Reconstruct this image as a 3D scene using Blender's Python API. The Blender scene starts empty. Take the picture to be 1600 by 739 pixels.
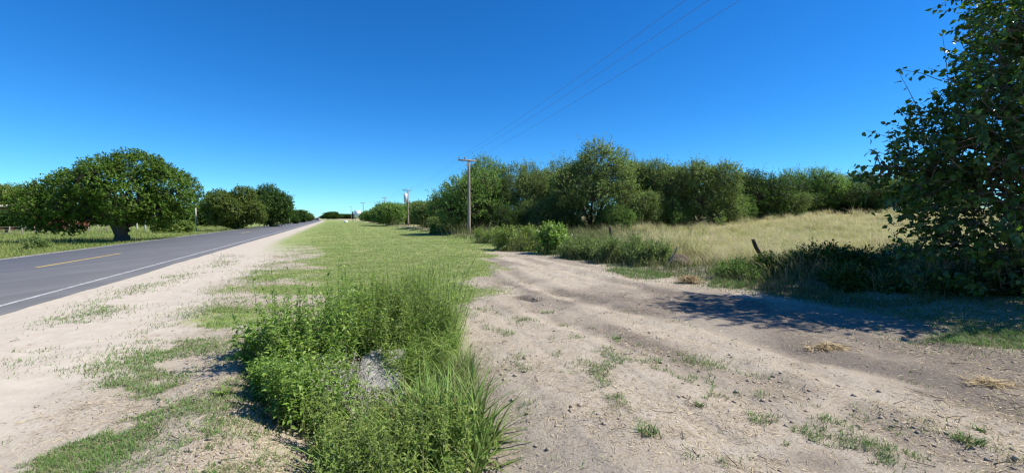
import bpy, math, numpy as np
from mathutils import Vector, Matrix
R = math.radians
rng = np.random.default_rng(11)
scene = bpy.context.scene
C = scene.collection

# ---------------------------------------------------------------- camera
FPX, HOR, CAMH = 680.0, 340.0, 1.7          # focal length and horizon in photo pixels (1600 x 739), eye height in m
cam_d = bpy.data.cameras.new('camera'); cam = bpy.data.objects.new('camera', cam_d); C.objects.link(cam)
cam_d.sensor_width = 36; cam_d.lens = FPX / 1600 * 36; cam_d.clip_end = 6000; cam_d.clip_start = .05
PITCH = math.atan((369.5 - HOR) / FPX)
cam.location = (0, 0, CAMH); cam.rotation_euler = (math.pi / 2 - PITCH, 0, 0)
scene.camera = cam
# ---------------------------------------------------------------- sky and sun
SUN_EL, SUN_AZ = R(50), R(-2)                # azimuth counted from +X towards +Y
w = bpy.data.worlds.new('World'); scene.world = w; w.use_nodes = True
wn, wl = w.node_tree.nodes, w.node_tree.links
sky = wn.new('ShaderNodeTexSky'); sky.sky_type = 'NISHITA'; sky.sun_disc = False
sky.sun_elevation = SUN_EL; sky.sun_rotation = math.pi / 2 - SUN_AZ
sky.altitude = 1500; sky.air_density = 1.0; sky.dust_density = 0; sky.ozone_density = 5.0
hs = wn.new('ShaderNodeHueSaturation'); hs.inputs['Saturation'].default_value = 1.27
hs.inputs['Value'].default_value = 1.0
wl.new(sky.outputs[0], hs.inputs['Color']); 
tint = wn.new('ShaderNodeMix'); tint.data_type = 'RGBA'; tint.blend_type = 'MULTIPLY'; tint.inputs[0].default_value = 1; tint.inputs[7].default_value = (.56, 1.03, 1.26, 1)
wl.new(hs.outputs[0], tint.inputs[6]); wl.new(tint.outputs[2], wn['Background'].inputs[0])
wn['Background'].inputs[1].default_value = .09
sd = bpy.data.lights.new('sun', 'SUN'); sun = bpy.data.objects.new('sun', sd); C.objects.link(sun)
sd.energy = 5.0; sd.angle = R(.53); sd.color = (1, .95, .86)
SV = Vector((math.cos(SUN_EL) * math.cos(SUN_AZ), math.cos(SUN_EL) * math.sin(SUN_AZ), math.sin(SUN_EL)))
sun.rotation_euler = SV.to_track_quat('Z', 'Y').to_euler(); sun.location = (30, 0, 40)
vs = scene.view_settings
vs.view_transform = 'Standard'; vs.look = 'None'; vs.gamma = 1; vs.use_curve_mapping = False; vs.exposure = .6
scene.render.engine = 'CYCLES'
scene.cycles.max_bounces = 6; scene.cycles.diffuse_bounces = 3; scene.cycles.transmission_bounces = 4
scene.cycles.use_denoising = True; scene.cycles.filter_width = 1.3

# ---------------------------------------------------------------- helpers: numbers
def smooth(x, a, b):
    t = np.clip((x - a) / (b - a), 0, 1); return t * t * (3 - 2 * t)
_lat = np.random.default_rng(5).random((256, 256))
def vnoise(x, y):
    xi, yi = np.floor(x).astype(int), np.floor(y).astype(int); fx, fy = x - xi, y - yi
    fx, fy = fx * fx * (3 - 2 * fx), fy * fy * (3 - 2 * fy)
    a, b = _lat[xi % 256, yi % 256], _lat[(xi + 1) % 256, yi % 256]
    c, d = _lat[xi % 256, (yi + 1) % 256], _lat[(xi + 1) % 256, (yi + 1) % 256]
    return (a + (b - a) * fx) * (1 - fy) + (c + (d - c) * fx) * fy
def fbm(x, y, f=1., o=4, g=.5):
    s = 0; a = 1; t = 0
    for k in range(o):
        s = s + a * vnoise(x * f + 17.3 * k, y * f - 9.1 * k); t += a; a *= g; f *= 2.03
    return s / t
def nrm(v): return v / np.maximum(np.linalg.norm(v, axis=-1, keepdims=True), 1e-9)
def nn(x, y): return .925 * x + .38 * y               # metres to the right of the line through the eye along the road
def ss(x, y): return -.38 * x + .925 * y              # metres along the road
def xy(n, s): return .925 * n - .38 * s, .38 * n + .925 * s
def bend(s): return 3.2e-4 * np.maximum(s - 215, 0) ** 2
def ground_at(px, py, z=0.):                          # where the photo's pixel meets the height z
    Y = (CAMH - z) * FPX / (py - HOR); return (px - 800) / FPX * Y, Y
def poly_dist(x, y, pts):
    d = np.full(x.shape, 1e9)
    for (ax, ay), (bx, by) in zip(pts[:-1], pts[1:]):
        vx, vy = bx - ax, by - ay
        t = np.clip(((x - ax) * vx + (y - ay) * vy) / (vx * vx + vy * vy), 0, 1)
        d = np.minimum(d, np.hypot(x - ax - t * vx, y - ay - t * vy))
    return d
RUTS = [[ground_at(*p) for p in q] for q in (
    [(752, 398), (800, 425), (860, 452), (960, 480), (1080, 503), (1240, 548), (1440, 596), (1640, 660)],
    [(790, 396), (870, 418), (960, 440), (1060, 462), (1200, 482), (1380, 520), (1640, 590)],
    [(745, 408), (790, 448), (850, 490), (960, 530), (1120, 560), (1330, 640), (1560, 745)])]
CRACK = [ground_at(*p) for p in ((808, 461), (822, 466), (838, 469))]
def bank_z(n): 
    m = np.clip(n - 10, 0, 42)
    return .25 * smooth(n, 9.3, 11.2) + .00105 * m * m
def terrain(x, y):
    x, y = np.asarray(x, float), np.asarray(y, float)
    n, s = nn(x, y), ss(x, y); nr = n + bend(s)
    z = bank_z(nr) * (1 - .5 * smooth(s, 90, 250))
    z = z - .3 * smooth(-nr, 12.6, 15) + .25 * smooth(-nr, 22, 60)
    near = 1 - smooth(np.hypot(x, y), 18, 45)
    z = z + smooth(nr, 10.5, 12.5) * (1 - smooth(y, 45, 60)) * (fbm(x, y, .6, 3) - .5) * .75
    shoulder = smooth(nr, -5.4, -4.9)                                             # flat strip under the road
    off = 1 - shoulder * smooth(-nr, -1e9, 1e9) if False else np.where((nr < -5.2) & (nr > -12.6), 0., 1.)
    z = z + off * ((fbm(x, y, .35, 3) - .5) * .12 * smooth(np.abs(nr + 9), 3.8, 7)
                   + near * ((fbm(x, y, 1.7, 4) - .5) * .06 + (fbm(x + 3, y, 6., 4, .65) - .5) * .036 * (1 - .7 * m_sand(x, y))))
    # the ditch that the weeds grow in, and its crumbling left lip
    q, t = n - .52, s - 5.3
    z = z - .32 * np.exp(-(q / .95) ** 4 - (t / 3.2) ** 4)
    z = z + .07 * np.exp(-((n + 1.0) / .35) ** 2 - ((s - 4.6) / 2.0) ** 2) * (.4 + fbm(x, y, 3, 3) * 1.2)
    if near.max() > 0:
        for k, r in enumerate(RUTS):
            d = poly_dist(x, y, r)
            z = z - (.035, .03, .025)[k] * np.exp(-(d / .22) ** 2) + (.018, .014, .012)[k] * np.exp(-((d - .42) / .17) ** 2)
        dr = smooth(n, 1.6, 3.) * (1 - smooth(n, 9.3, 10)) * near; z = z + dr * ((vnoise(n * 1.9, s * .13) - .5) * .03 + (fbm(n * 5.5, s * .5, 1., 3) - .5) * .035)
        d = poly_dist(x, y, CRACK); z = z - .13 * np.exp(-(d / .06) ** 2)
    ex, ey = ground_at(1082, 418)                                                 # washed-out hollow in the bank
    z = z - .38 * np.exp(-(((x - ex) / .75) ** 2 + ((y - ey) / .6) ** 2)) + .1 * np.exp(-(((x - ex + .1) / .7) ** 2 + ((y - ey - 1.2) / .5) ** 2))
    return z
# where things grow (0..1)
def m_turf(x, y):                                     # mown grass beyond the weeds
    n, s = nn(x, y), ss(x, y); n = n + bend(s)
    j = (fbm(x, y, .9, 4) - .5)
    edge = np.where(n < 2.6, 8.2, 8.2 + np.clip(n - 2.6, 0, 9) * 2.6)
    edge = np.minimum(edge, 20.5) - np.clip(n - 8.6, 0, 2) * 4
    a = smooth(s + j * 7, edge - 1.5, edge + 3.) * smooth(n + j * 4.5 + 1.0 * smooth(s, 20, 60), -2.4, .6) * (1 - smooth(n, 10.2, 11))
    for c, wd in ((4.3, .2), (6.0, .22), (1.6, .3)): a = a * (1 - .45 * np.exp(-((n - c + .4 * np.sin(s * .05)) / wd) ** 2) * smooth(s, 17, 26) * smooth(fbm(x, y, .5, 3), .3, .5))
    return a
def m_patch(x, y):                                    # patches of low grass on the sand and soil
    n, s = nn(x, y), ss(x, y)
    f = fbm(x, y, .8, 5, .6); h = .6 * f + .4 * fbm(x + 40, y, 2.6, 4, .6)
    a = np.exp(-((n + 4.0 + .25 * np.sin(s * .6)) / .42) ** 2) * smooth(f, .44, .6) * .7 * smooth(s, 4.5, 9)
    b = np.exp(-((n + 1.95) / .55) ** 2) * 1.2 * smooth(h, .44, .55) * (1 - smooth(s, 6.5, 9.5) * .6)
    b2 = np.exp(-((n + 1.0) / .7) ** 2) * smooth(h, .54, .64) * .6 * (1 - smooth(s, 5, 9))
    c = smooth(n, 1.5, 2.4) * (1 - smooth(n, 3.2, 6.6)) * smooth(h, .57, .66) * .4 * (1 - smooth(s, 9, 13))
    c = np.clip(c + smooth(n, 1.2, 2.2) * (1 - smooth(n, 2.6, 5.0)) * smooth(fbm(x, y + 13, 4.2, 3, .55), .61, .68) * .8 * (1 - smooth(s, 7, 11)) * smooth(f, .36, .5), 0, 1)
    gx, gy = ground_at(1010, 428); d = np.exp(-(((x - gx) / 1.0) ** 2 + ((y - gy) / 1.3) ** 2)) * smooth(f, .3, .5)
    gx, gy = ground_at(1140, 447); d2 = np.exp(-(((x - gx) / .7) ** 2 + ((y - gy) / .5) ** 2))
    gx, gy = ground_at(1570, 528); e = np.exp(-(((x - gx) / 1.25) ** 2 + ((y - gy) / .55) ** 2)) * smooth(f, .25, .5)
    g = smooth(n, 8.3, 9.3) * (1 - smooth(n, 10.5, 11.5)) * .8
    return np.clip(a + b + b2 + c + d + d2 + e + g, 0, 1)
def m_sand(x, y):
    n = nn(x, y) + bend(ss(x, y)); return smooth(n, -5.8, -5.2) * (1 - smooth(n + (fbm(x, y, .6, 3) - .5) * 1.5, -2.9, -1.2))
def m_dark(x, y):                                     # damp, packed and disturbed soil, plus darkening that deepens the near tree's shade
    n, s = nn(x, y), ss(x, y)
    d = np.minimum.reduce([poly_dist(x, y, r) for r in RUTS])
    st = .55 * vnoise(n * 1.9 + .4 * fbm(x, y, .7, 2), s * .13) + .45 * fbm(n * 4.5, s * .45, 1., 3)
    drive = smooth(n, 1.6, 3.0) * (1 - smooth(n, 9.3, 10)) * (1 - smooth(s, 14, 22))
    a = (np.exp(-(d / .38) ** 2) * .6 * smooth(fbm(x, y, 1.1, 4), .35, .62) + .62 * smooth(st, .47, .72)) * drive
    a = a + .75 * smooth(n, 4.6, 6.6) * (1 - smooth(n, 9.6, 10.4)) * smooth(-s, -9.5, -6.5) * smooth(fbm(x + 9, y, .7, 4), .25, .55)  # darker soil along the fence, spread under the tree to deepen its shade
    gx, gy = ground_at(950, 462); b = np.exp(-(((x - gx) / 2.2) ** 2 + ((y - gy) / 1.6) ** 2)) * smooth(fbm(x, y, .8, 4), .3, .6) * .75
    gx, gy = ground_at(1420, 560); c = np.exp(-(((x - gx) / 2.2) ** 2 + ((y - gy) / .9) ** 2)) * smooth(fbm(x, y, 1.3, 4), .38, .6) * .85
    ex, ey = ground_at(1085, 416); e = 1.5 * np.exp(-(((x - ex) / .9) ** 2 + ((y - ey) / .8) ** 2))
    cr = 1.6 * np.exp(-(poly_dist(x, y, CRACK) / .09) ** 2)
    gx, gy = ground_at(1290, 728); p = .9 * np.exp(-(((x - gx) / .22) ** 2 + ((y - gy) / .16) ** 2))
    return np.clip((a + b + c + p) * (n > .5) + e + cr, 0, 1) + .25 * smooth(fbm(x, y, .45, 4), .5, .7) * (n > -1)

# ---------------------------------------------------------------- helpers: meshes
class Geo:
    def __init__(self): self.v = []; self.f = {3: [], 4: []}; self.t = []; self.k = 0
    def add(self, v, quads=None, tris=None, t=None):
        v = np.asarray(v, np.float32).reshape(-1, 3)
        if quads is not None and len(quads): self.f[4].append(np.asarray(quads, np.int64).reshape(-1, 4) + self.k)
        if tris is not None and len(tris): self.f[3].append(np.asarray(tris, np.int64).reshape(-1, 3) + self.k)
        self.v.append(v); self.t.append(np.zeros(len(v), np.float32) if t is None else np.asarray(t, np.float32).ravel())
        self.k += len(v)
    def build(self, name, mat, parent=None, shade=False, loc=None):
        v = np.concatenate(self.v)
        me = bpy.data.meshes.new(name); me.vertices.add(len(v)); me.vertices.foreach_set('co', v.ravel())
        q = np.concatenate(self.f[4]) if self.f[4] else np.zeros((0, 4), np.int64)
        r = np.concatenate(self.f[3]) if self.f[3] else np.zeros((0, 3), np.int64)
        loops = np.concatenate([q.ravel(), r.ravel()]).astype(np.int32)
        tot = np.concatenate([np.full(len(q), 4), np.full(len(r), 3)]).astype(np.int32)
        me.loops.add(len(loops)); me.loops.foreach_set('vertex_index', loops)
        me.polygons.add(len(tot)); me.polygons.foreach_set('loop_start', np.concatenate([[0], np.cumsum(tot)[:-1]]).astype(np.int32))
        me.update(calc_edges=True)
        if shade: me.polygons.foreach_set('use_smooth', np.ones(len(tot), bool))
        a = me.attributes.new('t', 'FLOAT', 'POINT'); a.data.foreach_set('value', np.concatenate(self.t))
        me.materials.append(mat); me.validate()
        return link(name, me, parent, loc)
def link(name, me, parent=None, loc=None):
    o = bpy.data.objects.new(name, me); C.objects.link(o)
    if parent is not None: o.parent = parent
    if loc is not None: o.location = loc
    return o
def tag(o, label, cat=None, group=None, kind=None):
    if label: o['label'] = label
    if cat: o['category'] = cat
    if group: o['group'] = group
    if kind: o['kind'] = kind
    return o
def thing(name, label, cat, loc=(0, 0, 0), rz=0, group=None):
    o = link(name, None); o.location = loc; o.rotation_euler = (0, 0, rz); o.empty_display_size = .3
    return tag(o, label, cat, group)
def frame(d):
    d = nrm(d); up = np.where(np.abs(d[..., 2:3]) > .9, np.array([1., 0, 0]), np.array([0, 0, 1.]))
    a = nrm(np.cross(up, d)); return d, a, np.cross(d, a)
def tube(g, pts, rad, sides=6, t=0., wob=0.):
    pts = np.asarray(pts, float); k = len(pts); rad = np.broadcast_to(rad, k)
    d = np.gradient(pts, axis=0); _, a, b = frame(d)
    an = np.linspace(0, 2 * np.pi, sides, endpoint=False)
    ring = pts[:, None] + (a[:, None] * np.cos(an)[None, :, None] + b[:, None] * np.sin(an)[None, :, None]) * rad[:, None, None]
    if wob: ring = ring + (rng.random(ring.shape) - .5) * wob * rad[:, None, None]
    i = np.arange(k - 1)[:, None] * sides; j = np.arange(sides); jn = (j + 1) % sides
    q = np.stack([i + j, i + jn, i + sides + jn, i + sides + j], -1).reshape(-1, 4)
    v = ring.reshape(-1, 3); n0 = len(v)
    v = np.concatenate([v, pts[:1], pts[-1:]])
    tr = np.concatenate([np.stack([np.full(sides, n0), jn, j], -1), np.stack([np.full(sides, n0 + 1), (k - 1) * sides + j, (k - 1) * sides + jn], -1)])
    g.add(v, q, tr, np.full(len(v), t))
def stems(g, A, B, r0, r1, sag=None, t=.5):            # many thin three-sided stems from A to B
    A, B = np.asarray(A, float), np.asarray(B, float); m = len(A)
    M = (A + B) / 2 + (0 if sag is None else sag)
    d, a, b = frame(B - A); an = np.array([0, 2.094, 4.189]); r0 = np.broadcast_to(r0, m); r1 = np.broadcast_to(r1, m)
    rings = [P[:, None] + (a[:, None] * np.cos(an)[None, :, None] + b[:, None] * np.sin(an)[None, :, None]) * r[:, None, None]
             for P, r in ((A, r0), (M, (r0 + r1) / 2), (B, r1))]
    v = np.stack(rings, 1).reshape(-1, 3); o = np.arange(m)[:, None, None] * 9
    j = np.arange(3); jn = (j + 1) % 3
    q = np.concatenate([np.stack([3 * k + j, 3 * k + jn, 3 * k + 3 + jn, 3 * k + 3 + j], -1) for k in (0, 1)])
    g.add(v, (q[None] + o).reshape(-1, 4), None, np.full(len(v), t))
def leaves(g, P, D, N, L, W, fold=.18, droop=.12, lo=False):
    P, D, N = np.asarray(P, float), nrm(np.asarray(D, float)), np.asarray(N, float); m = len(P)
    S = nrm(np.cross(D, N)); N = np.cross(S, D)
    L = np.broadcast_to(L, m)[:, None]; W = np.broadcast_to(W, m)[:, None]
    if lo:
        v = np.stack([P, P + D * L * .45 + S * W * .5 + N * W * .1, P + D * L - N * L * droop, P + D * L * .45 - S * W * .5 + N * W * .1], 1)
        g.add(v, np.arange(m * 4).reshape(m, 4), None, np.tile([0, .5, 1, .5], m))
    else:
        v = np.stack([P, P + D * L * .36 + S * W * .5 + N * W * fold, P + D * L * .72 + S * W * .3 + N * W * fold * .5 - N * L * droop * .4, P + D * L - N * L * droop,
                      P + D * L * .72 - S * W * .3 + N * W * fold * .5 - N * L * droop * .4, P + D * L * .36 - S * W * .5 + N * W * fold, P + D * L * .45], 1)
        o = np.arange(m)[:, None, None] * 7
        q = np.array([[0, 1, 2, 6], [6, 2, 3, 3], [0, 6, 4, 5]]); 
        q = np.array([[0, 1, 2, 6], [0, 6, 4, 5]]); t = np.array([[6, 2, 3], [6, 3, 4]])
        g.add(v, (q[None] + o).reshape(-1, 4), (t[None] + o).reshape(-1, 3), np.tile([0, .4, .7, 1, .7, .4, .5], m))
def blades(g, P, az, lean, H, W, segs=2, curl=.6, t0=0., t1=1.):   # grass blades: lean = sideways reach / height
    P = np.asarray(P, float); m = len(P); H = np.broadcast_to(H, m); W = np.broadcast_to(W, m); lean = np.broadcast_to(lean, m)
    dx, dy = np.cos(az), np.sin(az); tw = az + np.pi / 2 + rng.normal(0, .5, m); sx, sy = np.cos(tw), np.sin(tw)
    lev = np.linspace(0, 1, segs + 1); vs_, ts = [], []
    for k, u in enumerate(lev):
        out = lean * H * u ** (1 + curl); up = H * (u - .28 * np.minimum(lean, 1.6) * u ** 2.2)
        c = P + np.stack([dx * out, dy * out, up], -1); ww = W * .5 * (1 - u ** 1.6)
        if k < segs:
            vs_ += [c - np.stack([sx * ww, sy * ww, 0 * ww], -1), c + np.stack([sx * ww, sy * ww, 0 * ww], -1)]; ts += [u, u]
        else: vs_.append(c); ts.append(u)
    v = np.stack(vs_, 1); nv = 2 * segs + 1; o = np.arange(m)[:, None, None] * nv
    q = np.array([[2 * k, 2 * k + 1, 2 * k + 3, 2 * k + 2] for k in range(segs - 1)]).reshape(-1, 4)
    t = np.array([[2 * segs - 2, 2 * segs - 1, 2 * segs]])
    tv = t0 + (t1 - t0) * np.tile(np.array(ts), m)
    g.add(v.reshape(-1, 3), (q[None] + o).reshape(-1, 4) if segs > 1 else None, (t[None] + o).reshape(-1, 3), tv)
def box(g, c, s, rot=None, jit=0.):
    v = np.array([[x, y, z] for z in (-.5, .5) for y in (-.5, .5) for x in (-.5, .5)]) * np.array(s)
    if jit: v = v + (rng.random(v.shape) - .5) * jit
    if rot is not None: v = v @ np.array(rot.to_matrix() if hasattr(rot, 'to_matrix') else rot).T
    g.add(v + np.array(c), [[0, 2, 3, 1], [4, 5, 7, 6], [0, 1, 5, 4], [2, 6, 7, 3], [0, 4, 6, 2], [1, 3, 7, 5]])
def boxo(name, c, s, mat, parent=None, rot=None, bev=0.):
    g = Geo(); box(g, (0, 0, 0), s, rot); o = g.build(name, mat, parent); o.location = c
    if bev: b = o.modifiers.new('bevel', 'BEVEL'); b.width = bev; b.segments = 2
    return o
def scatter(k, Y0, Y1, u0, u1, mask, pw=1.):          # ground points, thinning out with distance
    if pw == 1: Y = Y0 * (Y1 / Y0) ** rng.random(k)
    else: a = 1 - pw; Y = (Y0 ** a + rng.random(k) * (Y1 ** a - Y0 ** a)) ** (1 / a)
    X = rng.uniform(u0, u1, k) * Y
    keep = rng.random(k) < mask(X, Y); X, Y = X[keep], Y[keep]
    return np.stack([X, Y, terrain(X, Y)], -1)

# ---------------------------------------------------------------- helpers: materials
class NT:
    def __init__(self, name):
        self.m = bpy.data.materials.new(name); self.m.use_nodes = True; self.t = self.m.node_tree; self.t.nodes.clear()
        self.out = self.n('OutputMaterial')
    def n(self, typ, **kw):
        nd = self.t.nodes.new('ShaderNode' + typ)
        for k, v in kw.items():
            if hasattr(nd, k): setattr(nd, k, v)
        return nd
    def l(self, a, b): self.t.links.new(a, b)
    def noise(self, scale, detail=4, rough=.6, co=None, stretch=None, dist=0):
        nd = self.n('TexNoise'); nd.inputs['Scale'].default_value = scale; nd.inputs['Detail'].default_value = detail
        nd.inputs['Roughness'].default_value = rough; nd.inputs['Distortion'].default_value = dist
        if co is None:
            if not hasattr(self, 'tc'): self.tc = self.n('TexCoord').outputs['Object']
            co = self.tc
        if stretch:
            mp = self.n('Mapping'); mp.inputs['Scale'].default_value = stretch[:3]
            if len(stretch) > 3: mp.inputs['Rotation'].default_value = (0, 0, stretch[3])
            self.l(co, mp.inputs[0]); co = mp.outputs[0]
        self.l(co, nd.inputs['Vector']); return nd.outputs['Fac']
    def ramp(self, fac, stops, interp='LINEAR'):
        nd = self.n('ValToRGB'); e = nd.color_ramp.elements; nd.color_ramp.interpolation = interp
        while len(e) < len(stops): e.new(.5)
        for el, (p, c) in zip(e, stops):
            el.position = p; el.color = (c, c, c, 1) if isinstance(c, (int, float)) else (*c, 1)
        self.l(fac, nd.inputs[0]); return nd.outputs[0]
    def mix(self, fac, a, b, mode='MIX'):
        nd = self.n('Mix', data_type='RGBA', blend_type=mode)
        for q, v in ((0, fac), (6, a), (7, b)):
            s = nd.inputs[q]
            if isinstance(v, (int, float)): s.default_value = v if q == 0 else (v, v, v, 1)
            elif isinstance(v, tuple): s.default_value = (*v, 1)
            else: self.l(v, s)
        return nd.outputs[2]
    def math(self, op, a, b=0.):
        nd = self.n('Math', operation=op)
        for s, v in zip(nd.inputs, (a, b)):
            if isinstance(v, (int, float)): s.default_value = v
            else: self.l(v, s)
        return nd.outputs[0]
    def attr(self, name): return self.n('Attribute', attribute_name=name)
    def bsdf(self, col, rough=.8, spec=.3, bump=None, bstr=.3, bdist=.02, metal=0):
        p = self.n('BsdfPrincipled'); p.inputs['Specular IOR Level'].default_value = spec; p.inputs['Metallic'].default_value = metal
        for k, v in (('Base Color', col), ('Roughness', rough)):
            if isinstance(v, (int, float)): p.inputs[k].default_value = v
            elif isinstance(v, tuple): p.inputs[k].default_value = (*v, 1)
            else: self.l(v, p.inputs[k])
        if bump is not None:
            b = self.n('Bump'); b.inputs['Strength'].default_value = bstr; b.inputs['Distance'].default_value = bdist
            self.l(bump, b.inputs['Height']); self.l(b.outputs[0], p.inputs['Normal'])
        return p.outputs[0]
    def done(self, sh): self.l(sh, self.out.inputs['Surface']); return self.m
def leaf_mat(name, dark, mid, light, trans=.3, rough=.5, spec=.35, accent=None, ns=.7):
    b = NT(name); rnd = b.n('NewGeometry').outputs['Random Per Island']
    f = b.math('ADD', b.math('MULTIPLY', rnd, .6), b.math('MULTIPLY', b.noise(ns, 3), .45))
    st = [(.18, dark), (.5, mid), (.85, light)]
    if accent: st = [(.15, dark), (.48, mid), (.8, light), (.96, accent)]
    c = b.ramp(f, st); p = b.bsdf(c, rough, spec)
    tr = b.n('BsdfTranslucent'); b.l(b.mix(1., c, (1.35, 1.5, .7), 'MULTIPLY'), tr.inputs[0])
    mx = b.n('MixShader'); mx.inputs[0].default_value = trans; b.l(p, mx.inputs[1]); b.l(tr.outputs[0], mx.inputs[2])
    return b.done(mx.outputs[0])
def grass_mat(name, g0, g1, d0, d1, dry=.3, trans=.25, ns=.5, rough=.6):   # green base/tip, dry base/tip, share of dry blades
    b = NT(name); rnd = b.n('NewGeometry').outputs['Random Per Island']; t = b.attr('t').outputs['Fac']
    green = b.mix(t, g0, g1); dryc = b.mix(t, d0, d1)
    f = b.math('ADD', b.math('MULTIPLY', rnd, .55), b.math('MULTIPLY', b.noise(ns, 4), .6))
    ct = .575 + (dry - .5) * .55; f = b.ramp(f, [(ct - .13, 1.), (ct + .13, 0.)])
    c = b.mix(f, green, dryc)
    v = b.math('ADD', .75, b.math('MULTIPLY', rnd, .5)); c = b.mix(1., c, b.n('CombineColor').outputs[0], 'MULTIPLY') if False else c
    hsv = b.n('HueSaturation'); b.l(c, hsv.inputs['Color']); b.l(v, hsv.inputs['Value']); c = hsv.outputs[0]
    p = b.bsdf(c, rough, .25); tr = b.n('BsdfTranslucent'); b.l(c, tr.inputs[0])
    mx = b.n('MixShader'); mx.inputs[0].default_value = trans; b.l(p, mx.inputs[1]); b.l(tr.outputs[0], mx.inputs[2])
    return b.done(mx.outputs[0])
def plain(name, a, c, scale=8, rough=.8, spec=.3, stretch=None, bstr=.3, bdist=.01, metal=0):
    b = NT(name); f = b.noise(scale, 6, .65, stretch=stretch)
    return b.done(b.bsdf(b.ramp(f, [(.3, a), (.7, c)]), rough, spec, f, bstr, bdist, metal))

def ground_material():
    b = NT('soil_and_turf'); z = b.n('SeparateColor'); b.l(b.attr('zone').outputs['Color'], z.inputs[0])
    turf, sand, dark = z.outputs; field = b.attr('zone').outputs['Alpha']
    n1, n2, n3, n4 = b.noise(.55, 6), b.noise(4, 8, .65), b.noise(26, 6, .7), b.noise(120, 4, .7)
    soil = b.ramp(n2, [(.28, (.30, .248, .186)), (.5, (.405, .348, .272)), (.74, (.495, .442, .358))])
    soil = b.mix(b.ramp(n1, [(.35, 0.), (.7, .5)]), soil, (.395, .334, .258))
    sandc = b.ramp(n2, [(.3, (.42, .36, .285)), (.7, (.505, .45, .37))])
    c = b.mix(b.math('MULTIPLY', sand, .85), soil, sandc)
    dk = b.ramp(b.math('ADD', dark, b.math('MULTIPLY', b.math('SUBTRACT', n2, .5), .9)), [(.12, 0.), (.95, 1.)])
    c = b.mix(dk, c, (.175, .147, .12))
    # straw bits and crumbs seen from a distance
    st = b.noise(95, 3, .6, stretch=(1, .4, 1, .7)); c = b.mix(b.math('MULTIPLY', b.ramp(st, [(.56, 0.), (.66, .45)]), b.math('SUBTRACT', 1., sand)), c, (.55, .45, .29))
    ns_ = b.math('SUBTRACT', 1., b.math('MULTIPLY', sand, .8))
    c = b.mix(b.math('MULTIPLY', ns_, b.ramp(n3, [(.34, .7), (.47, 0.)])), c, (.21, .165, .125))
    c = b.mix(b.math('MULTIPLY', ns_, b.ramp(n4, [(.34, .5), (.47, 0.)])), c, (.19, .15, .115))
    c = b.mix(b.math('MULTIPLY', ns_, b.ramp(n4, [(.6, 0.), (.75, .35)])), c, (.62, .55, .46))
    # turf
    g1, g2 = b.noise(1.1, 6, .65), b.noise(14, 6, .7, stretch=(1, .5, 1, .39))
    tc = b.ramp(g2, [(.25, (.11, .155, .04)), (.5, (.195, .255, .07)), (.75, (.31, .345, .135))])
    mow = b.noise(1.0, 3, .6, stretch=(1.3, .05, 1, .39))
    tc = b.mix(b.ramp(b.math('ADD', b.math('MULTIPLY', g1, .55), b.math('MULTIPLY', mow, .5)), [(.48, 0.), (.70, .7)]), tc, (.38, .35, .18))
    tf = b.ramp(b.math('ADD', turf, b.math('MULTIPLY', b.math('SUBTRACT', g2, .5), 1.1)), [(.3, 0.), (.62, 1.)])
    c = b.mix(tf, c, tc)
    c = b.mix(field, c, b.ramp(g2, [(.3, (.20, .20, .07)), (.7, (.42, .36, .2))]))
    h = b.math('ADD', b.math('MULTIPLY', n3, .6), b.math('ADD', b.math('MULTIPLY', n2, 1.2), b.math('MULTIPLY', n4, .25)))
    return b.done(b.bsdf(c, .95, .12, b.math('MULTIPLY', h, ns_), .85, .035))
def asphalt_material():
    b = NT('asphalt'); n1, n2, n3 = b.noise(.5, 5), b.noise(300, 2), b.noise(1.2, 5, .6, stretch=(1.6, .03, 1, .39))
    c = b.ramp(n3, [(.3, (.10, .10, .102)), (.7, (.148, .147, .148))])
    c = b.mix(b.ramp(n1, [(.45, 0.), (.7, .4)]), c, (.17, .165, .16)); c = b.mix(b.ramp(n2, [(.35, .4), (.6, 0.)]), c, (.07, .07, .072))
    return b.done(b.bsdf(c, .72, .35, n2, .3, .004))
def paint_material(name, col):
    b = NT(name); n = b.noise(9, 6, .75); 
    return b.done(b.bsdf(b.mix(b.ramp(n, [(.34, .85), (.56, .12)]), col, (.14, .135, .13)), .7, .3))
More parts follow.
